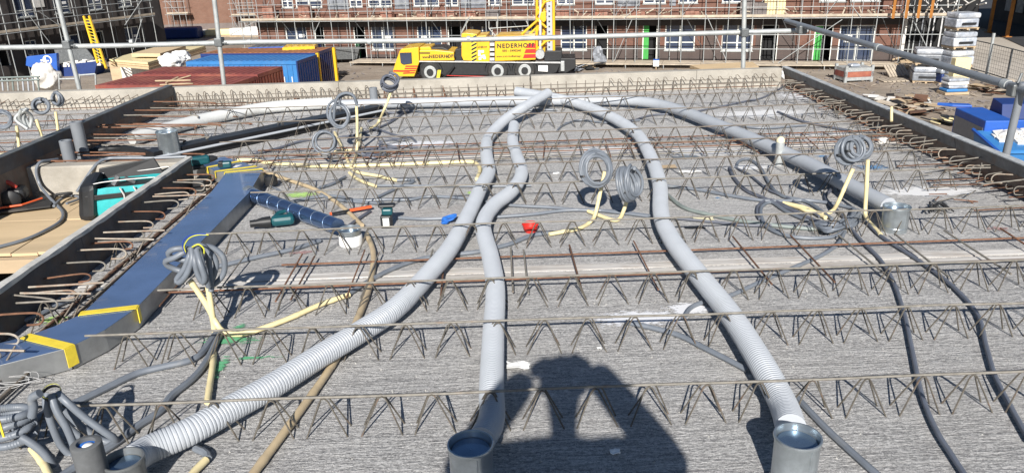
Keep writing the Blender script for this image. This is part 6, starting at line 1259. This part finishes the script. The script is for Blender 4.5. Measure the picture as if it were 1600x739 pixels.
c = G(530, 100, GZ); r = empty('dumper_tray', c, 'dark steel tray standing on the sand right of the containers', 'tray'); MB().hexa([(c.x-1.3, c.y, GZ+.3), (c.x+1.3, c.y, GZ+.3), (c.x+1.3, c.y+1.3, GZ+.3), (c.x-1.3, c.y+1.3, GZ+.3)], [(c.x-1.6, c.y-.2, GZ+1.1), (c.x+1.6, c.y-.2, GZ+1.1), (c.x+1.6, c.y+1.5, GZ+1.1), (c.x-1.6, c.y+1.5, GZ+1.1)]).build('tray_body', 'galv_dark', r)
for s in (-1, 1): MB().box(c.x+s*1.1-.1, c.x+s*1.1+.1, c.y+.1, c.y+1.1, GZ, GZ+.295).build('tray_leg', 'black', r)
q = MB()
for i in range(900):
    c = G(random.uniform(480, 1560), random.uniform(108, 175), GZ); sz = random.uniform(.03, .16); a = random.uniform(0, 3.1)
    q.tube([c+Vector((0, 0, .01)), c+Vector((math.cos(a)*sz*2, math.sin(a)*sz*2, .02+abs(J(.08))))], sz*.3, 4)
q.build('yard_rubble', 'brick_grey', kind='stuff', label='small rubble strewn over the sandy yard')
q = MB()
for i in range(110):
    c = G(random.uniform(1200, 1560), random.uniform(112, 180), GZ); sz = random.uniform(.04, .2); a = random.uniform(0, 3.1)
    q.tube([c+Vector((0, 0, .01)), c+Vector((math.cos(a)*sz*2, math.sin(a)*sz*2, .02+abs(J(.1))))], sz*.25, 4)
q.build('yard_offcuts', 'dull_wood', kind='stuff', label='small timber offcuts strewn over the yard behind the right formwork')
r = empty('wheel_ruts', G(1360, 145, GZ), kind='structure')
for k in range(6): p = [G(1300+J(20), 128+k*6, GZ), G(1380, 133+k*6+J(2), GZ), G(1480, 142+k*7+J(4), GZ)]; MB().tube(smooth_path(p, 6), .05, 5, sy=.35).build('rut', 'sand', r)
# blue skips at the right edge
zt1 = -3.9
c = G(1493, 168, zt1); ca = G(1600, 178, zt1); an = -.12
sk = empty('blue_skip', (c.x, c.y, GZ), 'closed dark blue waste skip with a sloping lid behind the open blue bin', 'skip'); X = FR((c.x, c.y, GZ), an); H_ = zt1-GZ
MB(X).box(0, .9, -2.2, 0, 0, H_).build('skip_body', 'blue', sk, bevel=.03); MB(X).box(-.012, -.001, -2.1, -.1, .2, H_-.25).build('end_plate', 'pvc_grey', sk); MB(X).box(.91, 4.5, -1.2, .4, 0, H_-.2).build('skip_body', 'blue', sk, bevel=.03)
MB(X).hexa([(1.0, -1.15, H_-.19), (4.5, -1.15, H_-.19), (4.5, -.2, H_-.19), (1.0, -.2, H_-.19)], [(1.05, -.9, H_+.28), (4.5, -.9, H_+.28), (4.5, -.22, H_+.36), (1.05, -.22, H_+.36)]).build('sloping_lid', 'blue_navy', sk, bevel=.02)
MB(X).box(.93, 1.15, -2.25, -1.21, .1, H_-.3).build('white_panel', 'wrap', sk); MB(X).hexa([(-.1, .02, H_+.01), (.5, -.1, H_+.01), (.5, .15, H_+.01), (-.5, .3, H_+.01)], [(-.1, .02, H_+.08), (.5, -.1, H_+.08), (.5, .15, H_+.1), (-.5, .3, H_+.12)]).build('lid_flap', 'blue', sk, bevel=.02)
c = G(1521, 203, -4.2); bn = empty('open_bin', (c.x, c.y, GZ), 'open bright blue bin filled with white plastic waste at the right edge', 'bin'); X = FR((c.x, c.y, GZ), -.1); H_ = -4.2-GZ
q = MB(X); q.hexa([(.25, -1.3, 0), (4.2, -1.3, 0), (4.2, -.1, 0), (.25, -.1, 0)], [(0, -1.7, H_-.3), (4.4, -1.7, H_-.3), (4.4, .0, H_-.02), (0, 0, H_-.02)]); q.build('bin_body', 'blue_bright', bn, bevel=.02)
for k in range(5): MB(X).box(.5+k*.9, .6+k*.9, -1.74, -1.60, .4, H_-.55).build('bin_rib', 'blue_bright', bn)
MB(X).tube([(0, -1.72, H_-.3), (4.4, -1.72, H_-.3)], .06, 6).build('bin_rim', 'blue_bright', bn); MB(X).tube([(0, .02, H_), (0, -1.72, H_-.3)], .06, 6).build('bin_rim', 'blue', bn)
q = MB(X)
for i in range(60): x, y = random.uniform(.3, 4.2), random.uniform(-1.3, -.2); z = H_-.28+(y+1.3)*.12; q.hexa([(x, y, z), (x+.3, y+J(.1), z+J(.1)), (x+.3+J(.1), y+.25, z+J(.1)), (x, y+.25, z)], [(x, y, z+.12), (x+.3, y, z+.16+J(.1)), (x+.3, y+.25, z+.14+J(.1)), (x, y+.25, z+.18)])
q.build('plastic_waste', 'white_dirty', bn, kind='stuff')
# hazy town far off so that the ground does not end in nothing
# ================================================================== PHOTOGRAPHER
def skin_body(name, verts, edges, radii, m, parent, sub=2):
    me = bpy.data.meshes.new(name); me.from_pydata(verts, edges, []); o = bpy.data.objects.new(name, me); COL.objects.link(o); adopt(o, parent, (0, 0, 0))
    sk = o.modifiers.new('skin', 'SKIN'); sk.use_smooth_shade = True
    for i, r_ in enumerate(radii): me.skin_vertices[0].data[i].radius = (r_, r_) if not isinstance(r_, tuple) else r_
    me.skin_vertices[0].data[0].use_root = True; ss = o.modifiers.new('sub', 'SUBSURF'); ss.levels = sub; ss.render_levels = sub
    me.materials.append(MATS[m]); return o
ph = empty('person', (.03, -.34, 0), 'person in dark jacket holding a phone up at eye level, casting the shadow', 'person', None)
V = [(.04, -.36, 1.0), (.04, -.35, 1.22), (.03, -.33, 1.42), (.01, -.31, 1.54), (-.16, -.31, 1.535), (-.37, -.14, 1.42), (-.125, -.06, 1.77), (.19, -.31, 1.535), (.40, -.14, 1.40), (.13, -.06, 1.79), (-.09, -.38, .98), (.16, -.38, .98)]
Ed = [(0, 1), (1, 2), (2, 3), (3, 4), (4, 5), (5, 6), (3, 7), (7, 8), (8, 9), (0, 10), (0, 11)]
skin_body('jacket', V, Ed, [(.17, .12), (.165, .12), (.185, .12), (.075, .075),   .10, .08, .07, .10, .08, .07, .10, .10], 'jacket', ph)
V = [(.04, -.37, 1.0), (-.06, -.37, .93), (-.10, -.33, .52), (-.11, -.37, .10), (-.12, -.27, .045), (-.125, -.18, .035), (.14, -.37, .93), (.18, -.33, .52), (.20, -.38, .10), (.22, -.28, .045), (.23, -.19, .035)]
skin_body('trousers', V, [(0, 1), (1, 2), (2, 3), (3, 4), (4, 5), (0, 6), (6, 7), (7, 8), (8, 9), (9, 10)], [.14, .10, .068, .05, .042, .036, .10, .068, .05, .042, .036], 'trousers', ph)
V = [(0, -.30, 1.55), (0, -.28, 1.64), (0, -.25, 1.70), (0, -.22, 1.76), (0, -.225, 1.84), (0, -.235, 1.90)]
skin_body('head', V, [(0, 1), (1, 2), (2, 3), (3, 4), (4, 5)], [.055, .052, .062, .078, .088, .06], 'skin', ph)
MB().lathe((0, -.245, 1.80), [(.09, 0), (.105, .05), (.098, .10), (.06, .137), (.01, .15)], 20, (0, -.12, 1)).build('hair', 'hair', ph, smooth=True)
for s in (-1, 1):
    MB().lathe((s*.032, -.142, 1.81), [(.012, 0), (.008, .004), (.001, .005)], 10, (0, 1, 0)).build('eye', 'white', ph); MB().lathe((s*.088, -.23, 1.79), [(.022, 0), (.02, .01), (.008, .012)], 10, (s, 0, 0)).build('ear', 'skin', ph, smooth=True)
MB().tube([(0, -.145, 1.80), (0, -.125, 1.77), (0, -.14, 1.763)], .011, 8).build('nose', 'skin', ph, smooth=True); MB().tube([(-.024, -.142, 1.735), (.024, -.142, 1.735)], .005, 6).build('mouth', 'tool_red', ph)
for s, hx, hz in ((-1, -.115, 1.775), (1, .12, 1.79)):
    w0 = Vector((hx*1.02, -.055, hz-.01)); V = [w0, w0+Vector((-s*.02, .005, .02)), w0+Vector((-s*.035, .012, .035))]; Ed = [(0, 1), (1, 2)]; R_ = [.026, .03, .024]
    for f, (dx, dz, l_) in enumerate(((.012, .004, .9), (.020, .016, 1.), (.024, .028, .95), (.022, .040, .75))):
        b0 = w0+Vector((-s*(.03+dx*.3), .010, .012+dz)); k = len(V); V += [b0, b0+Vector((-s*.026*l_, .016, .004)), b0+Vector((-s*.046*l_, .010, -.002)), b0+Vector((-s*.056*l_, .000, -.008))]; Ed += [(2, k), (k, k+1), (k+1, k+2), (k+2, k+3)]; R_ += [.0095, .009, .008, .0065]
    k = len(V); b0 = w0+Vector((-s*.012, .0, -.016)); V += [b0, b0+Vector((-s*.026, .008, -.012)), b0+Vector((-s*.046, .006, -.012))]; Ed += [(1, k), (k, k+1), (k+1, k+2)]; R_ += [.012, .0105, .008]
    skin_body('hand', [tuple(v) for v in V], Ed, R_, 'skin', ph, 1)
MB().box(-.078, .078, -.022, -.012, 1.652, 1.785).build('phone', 'black', None, label='black phone held sideways in both hands of the photographer', cat='phone', bevel=.004)

ph.location.x -= .035
